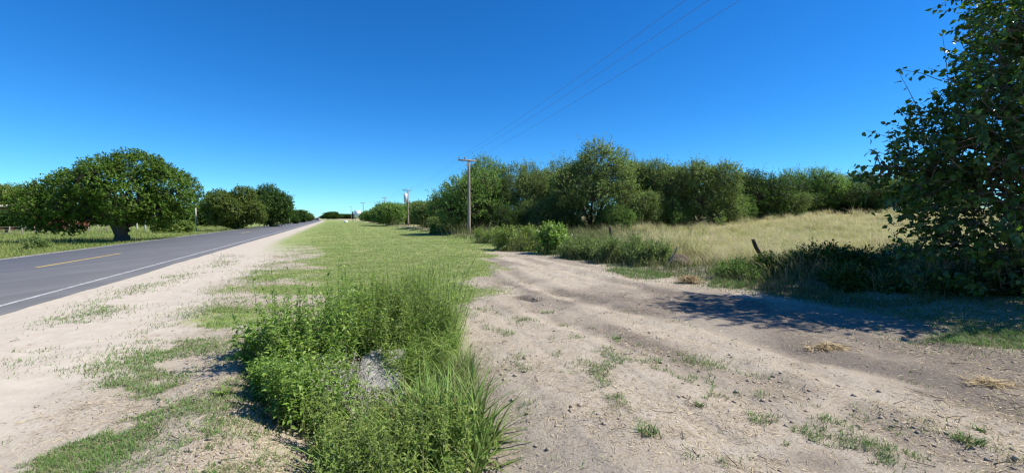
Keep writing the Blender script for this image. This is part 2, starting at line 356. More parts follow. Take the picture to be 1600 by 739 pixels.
M = dict(
    ground=ground_material(), asphalt=asphalt_material(), white=paint_material('white_paint', (.5, .49, .47)), yellow=paint_material('yellow_paint', (.62, .42, .09)),
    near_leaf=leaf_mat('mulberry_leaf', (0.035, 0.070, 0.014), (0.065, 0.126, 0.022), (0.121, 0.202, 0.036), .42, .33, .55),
    hedge_leaf=leaf_mat('hedge_leaf', (0.079, 0.149, 0.034), (0.142, 0.244, 0.057), (0.263, 0.379, 0.103), .32, .55, .14, ns=.4),
    olive_leaf=leaf_mat('olive_leaf', (0.090, 0.139, 0.046), (0.156, 0.226, 0.070), (0.276, 0.345, 0.126), .32, .55, .14, ns=.4),
    dome_leaf=leaf_mat('dome_leaf', (0.040, 0.081, 0.012), (0.080, 0.145, 0.019), (0.149, 0.238, 0.032), .3, .5, .14, ns=.5),
    russet_leaf=leaf_mat('russet_leaf', (0.050, 0.087, 0.017), (0.094, 0.142, 0.028), (0.162, 0.197, 0.044), .3, .5, .14, (.22, .15, .05), ns=.5),
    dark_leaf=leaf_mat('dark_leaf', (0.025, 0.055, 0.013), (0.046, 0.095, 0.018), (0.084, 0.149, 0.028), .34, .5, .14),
    light_leaf=leaf_mat('light_leaf', (0.072, 0.117, 0.020), (0.132, 0.195, 0.035), (0.204, 0.260, 0.060), .3, .55, .3),
    weed_leaf=leaf_mat('weed_leaf', (0.090, 0.159, 0.028), (0.168, 0.281, 0.048), (0.292, 0.400, 0.089), .36, .45, .4, (.2, .25, .09), ns=3),
    blade_leaf=leaf_mat('blade_leaf', (0.120, 0.198, 0.042), (0.228, 0.336, 0.072), (0.348, 0.444, 0.132), .42, .5, .3, (.42, .38, .18), ns=3),
    herb_leaf=leaf_mat('herb_leaf', (0.097, 0.159, 0.025), (0.180, 0.269, 0.048), (0.300, 0.359, 0.087), .36, .5, .35, (.33, .30, .09), ns=4),
    grey_leaf=leaf_mat('dead_leaf', (.22, .2, .17), (.36, .34, .30), (.5, .48, .43), .15, .8, .1, ns=4),
    fine_grass=grass_mat('fine_grass', (.09, .14, .03), (.235, .34, .075), (.26, .21, .09), (.42, .36, .17), .12, .3, 2),
    broad_grass=grass_mat('broad_grass', (.13, .19, .045), (.2, .32, .065), (.30, .26, .09), (.48, .40, .19), .1, .3, 2),
    turf_blade=grass_mat('turf_blade', (.145, .205, .05), (.265, .37, .10), (.29, .26, .12), (.44, .40, .21), .2, .25, .7),
    patch_blade=grass_mat('patch_blade', (.08, .15, .03), (.15, .285, .06), (.30, .25, .12), (.46, .39, .22), .16, .25, 2),
    verge_blade=grass_mat('verge_blade', (.10, .15, .03), (.225, .31, .07), (.24, .22, .08), (.36, .34, .13), .28, .25, .25),
    field_blade=grass_mat('field_blade', (.27, .28, .09), (.44, .44, .18), (.50, .42, .23), (.80, .69, .50), .45, .42, .45),
    fence_blade=grass_mat('fence_blade', (.075, .1, .03), (.165, .2, .065), (.21, .18, .08), (.40, .34, .17), .25, .25, .5),
    ochre_blade=grass_mat('ochre_blade', (.3, .22, .06), (.5, .36, .12), (.34, .25, .1), (.55, .42, .18), .5, .25, 2),
    straw=grass_mat('straw', (.42, .34, .2), (.56, .46, .28), (.24, .18, .11), (.36, .28, .18), .4, .05, 3),
    hay=grass_mat('hay', (.36, .26, .12), (.52, .40, .20), (.25, .17, .08), (.42, .31, .16), .4, .05, 3),
    bark=plain('bark', (.05, .04, .032), (.13, .105, .08), 5, .9, .2, (1, 1, .2), .8, .05),
    twig=plain('twig_bark', (.11, .09, .065), (.2, .165, .12), 20, .9, .2),
    green_stem=plain('green_stem', (.09, .12, .04), (.16, .2, .07), 12, .7, .3),
    wood=plain('weathered_wood', (.20, .165, .135), (.34, .29, .245), 6, .9, .15, (4, 4, .3), .5, .02),
    old_wood=plain('dark_old_wood', (.035, .028, .022), (.10, .08, .062), 12, .9, .15, (3, 3, .4), .9, .03),
    concrete=plain('rough_concrete', (.2, .192, .178), (.34, .328, .305), 14, .9, .15, None, .6, .02),
    post=plain('pale_concrete', (.42, .40, .37), (.55, .53, .49), 6, .9, .15),
    clod=plain('soil_clod', (.24, .195, .15), (.42, .35, .27), 30, .95, .1, None, .6, .02),
    earth=plain('damp_earth', (.07, .052, .04), (.18, .14, .11), 9, .95, .1, None, .9, .05),
    cable=plain('cable', (.12, .12, .13), (.18, .18, .19), 3, .5, .4),
    steel=plain('galvanised_steel', (.28, .29, .3), (.4, .41, .42), 9, .5, .5), porcelain=plain('porcelain', (.16, .1, .07), (.24, .16, .11), 9, .25, .6),
    white_panel=plain('white_panel', (.66, .67, .68), (.76, .77, .78), 2, .5, .4), black_panel=plain('black_panel', (.012, .013, .016), (.03, .03, .035), 3, .5, .4),
    plaster=plain('cream_plaster', (.46, .41, .34), (.58, .53, .45), 3, .9, .15), brick=plain('brick_red', (.24, .085, .05), (.38, .15, .09), 9, .9, .15),
    tile=plain('clay_tile', (.38, .12, .06), (.52, .2, .1), 9, .8, .2), glass=plain('dark_glass', (.02, .025, .03), (.035, .04, .045), 2, .08, .6),
    paint_car=plain('dark_car_paint', (.02, .024, .03), (.03, .035, .042), 3, .3, .5), rubber=plain('tyre_rubber', (.015, .015, .015), (.03, .03, .03), 9, .85, .2),
    lamp_red=plain('red_lens', (.35, .02, .02), (.45, .03, .03), 9, .3, .5))

# ================================================================ THE SETTING
def build_ground():
    k = 600
    def axis(a, lo, hi, c, m):
        u0, u1 = math.asinh((lo - c) / a), math.asinh((hi - c) / a); return c + a * np.sinh(np.linspace(u0, u1, m))
    xs, ys = axis(4.2, -1600, 1600, .5, k), axis(3.4, -120, 2600, 5.2, k)
    X, Y = np.meshgrid(xs, ys); x, y = X.ravel(), Y.ravel()
    z = terrain(x, y)
    i = (np.arange(k - 1)[:, None] * k + np.arange(k - 1)[None]).ravel()
    g = Geo(); g.add(np.stack([x, y, z], -1), np.stack([i, i + 1, i + k + 1, i + k], -1))
    o = g.build('ground', M['ground'], shade=True)
    n, s = nn(x, y), ss(x, y); nr = n + bend(s)
    turf = np.maximum(m_turf(x, y), m_patch(x, y) * .32)
    turf = np.maximum(turf, smooth(-nr, 12.5, 13.2) * .95)
    sh = smooth(nr, -5.2, -2.6) * smooth(s, 10, 40) * .75 * (nr < 0); turf = np.maximum(turf, sh)
    field = smooth(n, 10.2, 12)
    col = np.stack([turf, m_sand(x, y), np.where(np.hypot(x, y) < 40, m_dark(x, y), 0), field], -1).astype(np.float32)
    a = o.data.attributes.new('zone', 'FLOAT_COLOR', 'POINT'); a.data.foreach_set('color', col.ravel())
    tag(o, 'sandy soil and mown grass ground running to the horizon', kind='structure')
build_ground()
ROADZ = .045
def strip(g, n0, n1, s0, s1, z, m, skirt=False):
    s = np.linspace(s0, s1, m) if s1 < 260 else np.concatenate([np.linspace(s0, 200, m // 2), np.linspace(205, s1, m // 2)])
    k = len(s); b = bend(s); rows = []
    for n, zz in ([(n0 - .12, -.05)] if skirt else []) + [(n0, z), (n1, z)] + ([(n1 + .1, -.05)] if skirt else []):
        jit = (vnoise(s * 1.7, s * 0 + n) - .5) * .07 + (vnoise(s * .31, s * 0 + n) - .5) * .12 if skirt else 0
        x, y = xy(n - b + jit, s); rows.append(np.stack([x, y, np.full(k, zz)], -1))
    r = len(rows); v = np.stack(rows, 1).reshape(-1, 3); i = np.arange(k - 1)[:, None] * r + np.arange(r - 1)[None]
    i = i.ravel(); g.add(v, np.stack([i, i + 1, i + r + 1, i + r], -1))
g = Geo(); strip(g, -12.3, -5.42, -60, 900, ROADZ, 900, True)
road = tag(g.build('road', M['asphalt']), 'two-lane grey asphalt road running into the distance', kind='structure')
for n, lab in ((-5.8, 'white edge line on the near side of the road'), (-12.1, 'white edge line on the far side of the road')):
    g = Geo(); strip(g, n - .048, n + .048, -60, 900, ROADZ + .004, 400); tag(g.build('edge_line', M['white'], road), lab)
for s0 in (-15.2, 19.6 - .3, 54, 89, 124, 159):
    g = Geo(); strip(g, -9.2, -9.06, s0, s0 + 6.2, ROADZ + .004, 8); g.build('centre_dash', M['yellow'], road)

# ================================================================ TREES
def rand_dir(k): return nrm(rng.normal(size=(k, 3)))
def crown(g, gt, lobes, shoots, per, slen, L, W, lo=True, up=.25, spread=.6, droop=.2, inner=.62, minz=.1):
    """leafy shoots growing out of overlapping lobes; gt takes the twigs"""
    c = np.array([l[:3] for l in lobes]); r = np.array([l[3:6] for l in lobes])
    wgt = (r.prod(1)) ** (2 / 3); pick = rng.choice(len(lobes), shoots, p=wgt / wgt.sum())
    d = rand_dir(shoots); rad = inner + (1 - inner) * rng.random(shoots) ** .6
    P = c[pick] + d * r[pick] * rad[:, None]
    keep = np.ones(shoots, bool)
    for j in range(len(lobes)):                      # drop what is buried deep inside another lobe
        q = np.linalg.norm((P - c[j]) / r[j], axis=1); keep &= ~((q < inner * .9) & (pick != j))
    keep &= P[:, 2] > minz; P, d, pick = P[keep], d[keep], pick[keep]; m = len(P)
    D = nrm(d / r[pick] * r[pick].mean(1, keepdims=True) + rand_dir(m) * spread + np.array([0, 0, up])); ln = slen * rng.uniform(.5, 1.4, m)
    E = P + D * ln[:, None]
    if gt is not None: stems(gt, P - D * ln[:, None] * .6, E, .012, .003)
    t = rng.random((m, per)) ** .8; Q = P[:, None] + (E - P)[:, None] * t[..., None]
    Q = Q.reshape(-1, 3); DD = np.repeat(D, per, 0); dd = np.repeat(d, per, 0); kk = len(Q)
    ax = nrm(DD * .5 + rand_dir(kk) * .9 + np.array([0, 0, -droop])); nn_ = nrm(dd * .7 + rand_dir(kk) * .75 + np.array([0, 0, .55]))
    s = rng.uniform(.65, 1.25, kk)
    leaves(g, Q + rand_dir(kk) * slen * .12, ax, nn_, L * s, W * s, lo=lo)
def limb(g, a, b, r0, r1, k=6, wob=.12, sides=7, sag=.1):
    a, b = np.array(a, float), np.array(b, float); u = np.linspace(0, 1, k)[:, None]; ln = np.linalg.norm(b - a)
    p = a + (b - a) * u + rng.normal(0, wob * ln * .12, (k, 3)) * np.sin(u * np.pi) + np.array([0, 0, 1]) * np.sin(u * np.pi) * sag * ln * .5
    tube(g, p, np.linspace(r0, r1, k), sides, wob=.25); return p
def random_lobes(W_, D_, H_, base, k, size=.42, flat=.8, rag=.12, core=.34):
    out = [(0, 0, base + (H_ - base) * .45, W_ * core, D_ * core, (H_ - base) * (core + .06))]
    for i in range(k):
        a = i * 2.399 + rng.uniform(-.4, .4); u = rng.uniform(-.75, .95); q = math.sqrt(max(0, 1 - u * u))
        rr = size * rng.uniform(.6, 1.3) * min(W_, D_, H_) / 2
        x, y = q * math.cos(a) * (W_ / 2 - rr), q * math.sin(a) * (D_ / 2 - rr); z = base + (H_ - base) / 2 + u * ((H_ - base) / 2 - rr * flat) + rng.normal(0, rag)
        if core < .3: f_ = rng.uniform(.75, 1.2); x, y, z = x * f_, y * f_, base + (z - base) * rng.uniform(.9, 1.1)
        out.append((x, y, max(z, base + rr * flat * .6), rr, rr, rr * flat))
    return out
def make_tree(name, label, cat, loc, W_, D_, H_, base, lobes_k, shoots, per, slen, L, Wl, leafm, group=None, trunk_r=.16, size=.42, forks=5, flat=.8, lobes=None, up=.25, fork_z=None, rz=0, lo=True, spread=.6, barkm='bark', dens=1., inner=.62, rag=0., core=.34):
    t = thing(name, label, cat, loc, rz, group); lobes = lobes or random_lobes(W_, D_, H_, base, lobes_k, size, flat, .42 if rag else .12, core=core)
    g, gb = Geo(), Geo(); fz = fork_z if fork_z is not None else max(.5, base * .7)
    tp = limb(gb, (0, 0, -.3), (rng.normal(0, .08), rng.normal(0, .08), fz), trunk_r * 1.25, trunk_r, 5, .1, 9, 0)
    order = rng.permutation(len(lobes))[:forks + 3]
    for j in order: limb(gb, tp[-1] - np.array([0, 0, .15]), np.array(lobes[j][:3]), trunk_r * .62, .03, 7, .25, 6, .12)
    crown(g, gb, lobes, int(shoots * dens), per, slen, L, Wl, lo, up, spread, inner=inner)
    if rag: crown(g, gb, lobes, int(shoots * rag), per + 2, slen * 2.0, L * .85, Wl * .9, lo, up + .25, .9, inner=.8)
    gb.build('trunk', M[barkm], t, True); g.build('crown', M[leafm], t)
    return t
def copy_thing(src, loc, rz, scale, label, group=None, name=None):
    o = src.copy(); C.objects.link(o); o.location = loc; o.rotation_euler = (0, 0, rz); o.scale = scale; o['label'] = label
    if group: o['group'] = group
    for ch in src.children: c = ch.copy(); C.objects.link(c); c.parent = o
    return o
def spot(px, Y, dz=0.): X = (px - 800) / FPX * Y; return (X, Y, float(terrain(X, Y)) + dz)
def hgt(py, Y): return CAMH + (HOR - py) / FPX * Y     # height of a pixel row at depth Y

# --- the hedge of trees at the edge of the field: four grown trees, the rest copies of them
HG = 'trees along the far edge of the dry grass field'
def hedge(px, Y, wpx, ytop, mat, label, k=16, shoots=5200, base=.1, size=.37, flat=.95, up=.45, depth=1.):
    p = spot(px, Y, -.15); H = hgt(ytop, Y) - p[2]; W_ = wpx * Y / FPX
    return make_tree('hedge_tree', label, 'tree', p, W_, W_ * depth, H, base, k + 8, shoots, 8, .55, .17, .085, mat, HG, .13, size, 6, flat, up=up, dens=1.0, inner=.64, rag=.12, core=.22), W_, H
tA, wA, hA = hedge(735, 43, 118, 270, 'hedge_leaf', 'dark green bushy tree right behind the nearest utility pole', 22)
tB, wB, hB = hedge(925, 40, 142, 230, 'olive_leaf', 'tallest olive green tree in the middle of the hedge', 26, 7000)
tC, wC, hC = hedge(1085, 42, 130, 257, 'olive_leaf', 'broad olive green tree right of the tallest hedge tree, reaching the ground', 26, 6500)
tD, wD, hD = hedge(1185, 47, 94, 262, 'dark_leaf', 'rounded dark green tree in the right half of the hedge, darkest of the row', 18, 4500)
def hcopy(src, ws, hs_, px, Y, wpx, ytop, rz, label):
    p = spot(px, Y, -.15); sc = wpx * Y / FPX / ws; return copy_thing(src, p, rz, (sc, sc, (hgt(ytop, Y) - p[2]) / hs_), label, HG)
hcopy(tA, wA, hA, 762, 45, 74, 245, 2.1, 'narrow tree whose crown rises just right of the nearest pole top')
hcopy(tB, wB, hB, 818, 44, 92, 256, 2.6, 'loose grey-green tree between the nearest pole and the tallest hedge tree')
hcopy(tC, wC, hC, 868, 46, 90, 264, 1.2, 'olive tree overlapping the left side of the tallest hedge tree')
hcopy(tC, wC, hC, 1010, 45, 112, 254, 4.0, 'olive tree filling the hedge just right of the tallest one')
hcopy(tB, wB, hB, 1135, 50, 90, 272, 5.0, 'olive tree between the broad olive tree and the dark rounded one')
hcopy(tD, wD, hD, 1228, 52, 90, 282, 1.0, 'low green tree right of the dark rounded hedge tree')
hcopy(tA, wA, hA, 1262, 54, 100, 264, 3.9, 'grey-green tree with a domed top right of the dark rounded tree')
hcopy(tB, wB, hB, 1322, 56, 105, 272, .6, 'tree showing left of the near tree\'s lowest branch tips')
hcopy(tD, wD, hD, 1358, 50, 90, 283, 4.4, 'dark tree behind the lower left branches of the near tree')
hcopy(tD, wD, hD, 1282, 60, 120, 296, 2.2, 'low dark bush filling the gap at the foot of the right part of the hedge')
hcopy(tD, wD, hD, 1340, 62, 130, 298, 5.9, 'low dark bush at the hedge foot behind the tree seen left of the near tree')
hcopy(tC, wC, hC, 1420, 64, 150, 294, 3.1, 'low olive bush at the right end of the field behind the bright green tree')
hcopy(tA, wA, hA, 1440, 56, 130, 262, 5.3, 'tree behind the near tree at the right end of the field')
for src_, w_, h_, px, Y, wp, yt, a_, lab in ((tD, wD, hD, 796, 39, 60, 318, .4, 'low dark bush at the hedge foot just right of the yellowish weed thicket'), (tC, wC, hC, 842, 40, 66, 312, 2.5, 'low olive bush at the hedge foot behind the small bright shrub'),
        (tD, wD, hD, 888, 38, 50, 324, 1.9, 'low dark bush at the left foot of the tallest hedge tree'), (tA, wA, hA, 962, 38, 60, 318, 3.3, 'low bush at the right foot of the tallest hedge tree'), (tC, wC, hC, 1002, 40, 70, 300, .9, 'bush filling the gap right of the tallest hedge tree'),
        (tA, wA, hA, 1048, 41, 70, 310, 5.1, 'low bush at the left foot of the broad olive tree'), (tB, wB, hB, 1120, 43, 80, 296, 4.4, 'bush at the right foot of the broad olive tree'), (tA, wA, hA, 1150, 45, 60, 300, 1.5, 'bush in the gap left of the dark rounded tree'), (tC, wC, hC, 1222, 48, 70, 302, .2, 'low olive bush right of the dark rounded tree')):
    hcopy(src_, w_, h_, px, Y, wp, yt, a_, lab)
tL, wL, hL = hedge(1395, 47, 66, 297, 'light_leaf', 'bright green low tree at the right end of the field', 9, 2600)

# --- the near tree on the right
def near_tree():
    B = np.array([10.9, 8.9, 0]); B[2] = float(terrain(B[0], B[1]))
    t = thing('broadleaf_tree', 'large dark broad-leaved tree filling the right edge, casting shade on the dirt', 'tree', tuple(B))
    def at(px, py, Y): return np.array([(px - 800) / FPX * Y, Y, hgt(py, Y)]) - B
    lobes = [(1.6, .2, 4.4, 1.8, 2.0, 2.6), (2.2, .6, 3.0, 2.0, 2.0, 2.4), (2.2, 0, 6.4, 1.7, 1.8, 1.6)]
    for px, py, Y, r, rz in ((1640, 40, 8.3, .9, .9), (1590, 115, 8.2, .8, .75), (1535, 110, 8.2, .45, .35), (1525, 195, 8.2, .65, .55), (1462, 205, 8.3, .42, .3), (1462, 240, 8.3, .6, .42), (1520, 260, 8.0, .95, .8),
                             (1570, 200, 7.6, 1.0, 1.0), (1500, 320, 8.4, .8, .7), (1560, 340, 7.9, .95, .9), (1415, 262, 8.5, .45, .26), (1375, 262, 8.5, .3, .16), (1560, 40, 8.3, .5, .4), (1475, 390, 8.6, .55, .5),
                             (1545, 420, 8.2, .85, .7), (1610, 300, 7.4, .9, .9), (1620, 90, 7.6, 1.0, 1.0), (1610, 430, 7.8, .8, .7), (1610, -60, 8.4, 1.0, 1.0),
                             (1650, -40, 7.8, 1.2, 1.2), (1700, 200, 7.2, 1.1, 1.3), (1800, 100, 9.5, 2.2, 2.6), (1850, 300, 9, 2, 1.6), (1900, -100, 10, 2.4, 2.2)):  # outermost lobes lie out of view, added to keep sky light off the shade
        p = at(px, py, Y); lobes.append((*p, r, r * 1.05, rz))
    gb = Geo(); fork = np.array([.05, .0, 1.3])
    limb(gb, (0, 0, -.3), fork, .24, .19, 6, .15, 10, 0); gb.build('trunk', M['bark'], t, True)
    for l in lobes[:3]: pass
    for j, l in enumerate(lobes):
        gq = Geo(); c = np.array(l[:3]); limb(gq, fork - np.array([0, 0, .2]), c, .1 if j < 3 else .06, .018, 8, .22, 6, .15)
        for _ in range(4):
            e = c + rand_dir(1)[0] * np.array(l[3:6]) * .85; limb(gq, c - (c - fork) * .15, e, .02, .006, 5, .3, 5, .1)
        gq.build('branch', M['bark'], t, True)
    g, gt = Geo(), Geo()
    crown(g, gt, lobes, 5000, 11, .46, .115, .082, False, .12, .6, .45, .5)
    # single shoots that stand out against the sky and the field
    for a, b, m in (((1462, 130), (1394, 112), 9), ((1475, 150), (1460, 60), 5), ((1440, 200), (1396, 118), 10), ((1425, 235), (1348, 205), 13), ((1420, 262), (1326, 262), 16),
                    ((1440, 300), (1395, 275), 9), ((1455, 340), (1374, 342), 10), ((1462, 372), (1384, 385), 12), ((1460, 400), (1404, 398), 9), ((1500, 90), (1478, 62), 8),
                    ((1530, 30), (1500, -10), 8), ((1510, 60), (1490, 28), 7), ((1450, 180), (1405, 165), 8), ((1480, 130), (1440, 110), 7), ((1400, 250), (1352, 238), 9), ((1450, 330), (1420, 318), 8)):
        P, E = at(*a, 8.4), at(*b, 8.3 + rng.normal(0, .2)); stems(gt, P[None], E[None], .009, .003, sag=np.array([[0, 0, .04]]))
        tt = np.linspace(.25, 1.0, m); Q = P + (E - P) * tt[:, None] + rng.normal(0, .05, (m, 3)); d = nrm(E - P)
        ax = nrm(d * .5 + rand_dir(m) * .7 + np.array([0, 0, -.5])); s = rng.uniform(.8, 1.25, m)
        leaves(g, Q, ax, nrm(rand_dir(m) + np.array([0, -.3, .8])), .115 * s, .085 * s)
    gt.build('twig', M['twig'], t); g.build('crown', M['near_leaf'], t)
near_tree()

# --- left of the road
def big_left():
    Y = 34.5; p = spot(190, Y, -.05)
    def at(px, py, dy=0.): return ((px - 800) / FPX * Y - p[0], dy, hgt(py, Y) - p[2])
    lobes = []
    for px, py, dy, r, rz in ((215, 300, 0, 2.6, 2.0), (170, 275, .2, 1.7, 1.1), (230, 272, 0, 1.6, 1.1), (262, 285, .3, 1.5, 1.1), (285, 305, 0, 1.05, 1.1), (270, 330, -.3, 1.2, .8), (240, 315, -1.8, 1.4, 1.0),
                              (195, 290, -1.9, 1.4, 1.0), (150, 292, -1.0, 1.3, .9), (120, 285, .4, 1.5, 1.0), (95, 298, 0, 1.5, 1.0), (72, 312, -.4, 1.2, .9), (110, 322, -1.2, 1.4, .8), (150, 322, -1.6, 1.4, .8),
                              (60, 332, 0, 1.0, .7), (92, 340, -.3, 1.1, .7), (130, 342, -.5, 1.1, .6), (215, 335, -1.2, 1.2, .7), (290, 322, .6, .8, .8), (250, 345, .5, 1.0, .5), (205, 262, 1, 1.8, 1.0), (160, 330, 1.5, 2, .9), (240, 300, 2, 2.4, 1.6), (100, 310, 2, 2, 1.2)):
        lobes.append((*at((180 if px > 145 else 170) + (px - 185) * (.9 if px > 145 else .97), py - 3 if px > 145 else py + 5, dy), r * (.95 if px > 145 else .92), r * 1.05, rz * (1.08 if px > 145 else .9)))
    t = thing('roadside_tree', 'large spreading dome-crowned tree with a thick forked trunk left of the road', 'tree', p)
    gb = Geo(); f = np.array([0, 0, .55]); limb(gb, (0.1, 0, -.3), f, .55, .48, 5, .1, 12, 0)
    for a, r in ((at(176, 348), .34), (at(197, 345, -.4), .4), (at(204, 342, .3), .33), (at(187, 338, .6), .3)): limb(gb, f - np.array([0, 0, .15]), np.array(a), r, r * .6, 6, .12, 9, .05)
    for l in lobes: limb(gb, np.array(at(190 + rng.uniform(-12, 12), 345)), np.array(l[:3]), .16, .04, 7, .2, 6, .08)
    g = Geo(); crown(g, gb, lobes, 8200, 9, .42, .19, .1, True, .3, .5, .2, .7)
    gb.build('trunk', M['bark'], t, True); g.build('crown', M['dome_leaf'], t)
big_left()
def simple_tree(name, label, px, Y, wpx, ytop, base_px, mat, k=11, shoots=3000, size=.45, group=None, trunk=.2, flat=.8, slen=.5, L=.2, depth=1., lo=None, up=.25):
    p = spot(px, Y, -.05); W_ = wpx * Y / FPX; H = hgt(ytop, Y) - p[2]; b = max(.1, hgt(base_px, Y) - p[2])
    return make_tree(name, label, 'tree', p, W_, W_ * depth, H, b, k, shoots, 8, slen, L, L * .5, mat, group, trunk, size, 5, flat, lobes=lo, up=up), W_, H
simple_tree('roadside_tree', 'rounded green tree with russet tinge, second from the big dome-crowned one along the road', 369, 66, 90, 294, 357, 'russet_leaf', 16, 5600, .42, None, .35, .75, .5, .26)
simple_tree('roadside_tree', 'tall dark green tree with ragged right side behind the russet one', 424, 80, 64, 290, 356, 'dark_leaf', 14, 4200, .45, None, .35, .9, .8, .3)
far_a, fw, fh = simple_tree('background_tree', 'light green tree behind the house at the left edge', 22, 78, 95, 283, 345, 'light_leaf', 12, 4000, .45, None, .25, .8, .8, .3)
small, sw, sh_ = simple_tree('yard_tree', 'small dark round-headed tree in front of the house at the left edge', 8, 52, 46, 331, 352, 'dark_leaf', 8, 1800, .45, None, .12, .75, .35, .18)
far_b, fbw, fbh = simple_tree('background_tree', 'dark tree in the gap between the big roadside tree and the russet one', 318, 95, 50, 318, 352, 'dark_leaf', 9, 2600, .5, None, .25, .9, .8, .32, 1.)
BG = 'dark trees behind the roadside trees'
for px, Y, wpx, yt, rz, lab in ((275, 90, 60, 326, 1., 'dark tree behind the right side of the big roadside tree'), (225, 98, 70, 324, 2., 'dark tree behind the trunk of the big roadside tree'), (150, 95, 80, 322, 3., 'dark tree behind the left side of the big roadside tree'),
                                (85, 98, 80, 312, 4., 'dark tree between the house and the big roadside tree'), (345, 105, 40, 322, 5., 'dark tree partly behind the russet roadside tree'), (-40, 85, 90, 290, 1.7, 'dark tree at the far left edge behind the house')):
    q = spot(px, Y, -.05); s = wpx * Y / FPX / fbw; copy_thing(far_b, q, rz, (s, s, (hgt(yt, Y) - q[2]) / fbh), lab, BG)
fc, fcw, fch = simple_tree('roadside_bush', 'low round bush at the road verge right of the tall dark tree', 447, 120, 26, 326, 350, 'dark_leaf', 8, 1500, .5, None, .15, .8, .7, .34)
FG = 'small far bushes beside the road'
for px, Y, wpx, yt, rz, lab, base in ((466, 150, 34, 330, 1., 'far dark bush left of the road near the vanishing point', fc), (462, 118, 12, 338, 3., 'small bush close to the road edge on the far left verge', fc), (480, 190, 20, 334, 4., 'far bush at the foot of the bare tree', fc)):
    q = spot(px, Y, -.05); s = wpx * Y / FPX / fcw; copy_thing(base, q, rz, (s, s, (hgt(yt, Y) - q[2]) / fch), lab, FG)
# thin, almost bare tree
def bare_tree():
    p = spot(479, 185, 0); t = thing('bare_tree', 'thin greyish almost leafless tree beside the far road', 'tree', p); gb = Geo()
    limb(gb, (0, 0, -.2), (0, 0, 1.6), .16, .12, 4, .1, 6, 0)
    for j in range(40):
        d = nrm(np.array([rng.normal(0, .8), rng.normal(0, .8), 1.0])); limb(gb, (0, 0, 1.0 + rng.random() * .6), (d * rng.uniform(1.6, 3.3)) + np.array([0, 0, .8]), .05, .015, 5, .3, 4)
    g = Geo(); crown(g, None, [(0, 0, 3.0, 2.3, 2.3, 1.5)], 420, 5, .5, .16, .08, inner=.3)
    gb.build('trunk', M['wood'], t); g.build('crown', M['olive_leaf'], t)
bare_tree()
# far tree line beyond the bend of the road
for px, Y, wpx, yt, rz, lab in ((519, 420, 26, 332, 1.3, 'far low tree clump right of where the road disappears'), (536, 460, 26, 335, 2.3, 'far low trees left of the black board'), (549, 430, 22, 335, .3, 'far low tree just left of the white board'), (508, 520, 16, 337, 4.3, 'smallest far tree at the vanishing point of the road')):
    q = spot(px, Y, -.3); s = wpx * Y / FPX / fcw; copy_thing(fc, q, rz, (s, s, (hgt(yt, Y) - q[2]) / fch), lab, 'far trees on the horizon by the road')
# right of the mown strip, beyond the first pole
rb, rbw, rbh = simple_tree('roadside_bush', 'large rounded green bush left of the second pole, dark at its foot', 612, 88, 66, 314, 362, 'hedge_leaf', 12, 3800, .48, None, .15, .85, .6, .24, up=.3)
q = spot(660, 62, -.05); ra, raw_, rah = simple_tree('roadside_bush', 'ragged green bush between the first and second poles', 668, 64, 50, 317, 362, 'olive_leaf', 11, 3200, .45, None, .12, .9, .7, .22, up=.4)
RGB = 'bushes along the right side of the mown strip'
for src, sw_, sh2, px, Y, wpx, yt, rz, lab in ((rb, rbw, rbh, 586, 125, 40, 327, 2., 'green bush left of the large rounded one, in front of the third pole'), (rb, rbw, rbh, 576, 170, 30, 331, 4., 'small far bush at the foot of the third pole'),
        (ra, raw_, rah, 690, 58, 40, 312, 1., 'green bush just left of the tree behind the nearest pole'), (rb, rbw, rbh, 640, 96, 40, 326, 3., 'low bush directly behind the second pole'), (ra, raw_, rah, 650, 92, 46, 318, 4., 'bush behind the ragged one, right of the second pole'),
        (ra, raw_, rah, 602, 105, 40, 324, 5., 'bush behind the large rounded one'), (ra, raw_, rah, 684, 52, 30, 340, .5, 'low dark bush on the verge in front of the ragged one')):
    q = spot(px, Y, -.08); s = wpx * Y / FPX / sw_; copy_thing(src, q, rz, (s, s, (hgt(yt, Y) - q[2]) / sh2), lab, RGB)

# ================================================================ POLES, CABLES, SIGNS, HOUSE, POSTS
def make_pole(name, label, px, Y, ytop, arms=1, group='utility poles beside the road'):
    p = spot(px, Y, -.2); H = hgt(ytop, Y) - p[2]; t = thing(name, label, 'utility pole', p, 0, group)
    g = Geo(); tube(g, [(0, 0, u * H) for u in np.linspace(0, 1, 7)], np.linspace(.15, .095, 7), 12, wob=.06); g.build('pole_shaft', M['wood'], t, True)
    rot = Matrix.Rotation(math.atan2(.38, .925), 3, 'Z')
    for a in range(arms):
        z = H - .1 - a * 1.1
        g = Geo(); box(g, (0, 0, 0), (1.6, .11, .12), rot); ar = g.build('crossarm', M['wood'], t, loc=(-.11, -.12, z))
        for s in (-1, 1):
            g = Geo(); A = Vector((s * .55, -.02, -.03)); A.rotate(rot); tube(g, [tuple(A), (.1, .1, -.62)], .018, 5); g.build('brace', M['steel'], ar)
        for u in (-.72, -.25, .72):
            A = Vector((u, 0, .06)); A.rotate(rot); g = Geo(); x, y, z0 = A
            tube(g, [(x, y, z0), (x, y, z0 + .06), (x, y, z0 + .08), (x, y, z0 + .13), (x, y, z0 + .15), (x, y, z0 + .22)], [.02, .02, .06, .05, .055, .02], 8); g.build('insulator', M['porcelain'], ar)
    return t, p, H
pole1 = make_pole('utility_pole', 'nearest wooden utility pole with a crossarm, in front of the hedge trees', 733, 37.2, 250)
pole2 = make_pole('utility_pole', 'second wooden utility pole, beside the tall white panel', 638, 80, 297)
pole3 = make_pole('utility_pole', 'far thin utility pole with a crossarm above the low bushes', 568, 160, 317)
pole4 = make_pole('utility_pole', 'far utility pole with two crossarms rising out of the rounded bush', 602, 150, 309, 2)
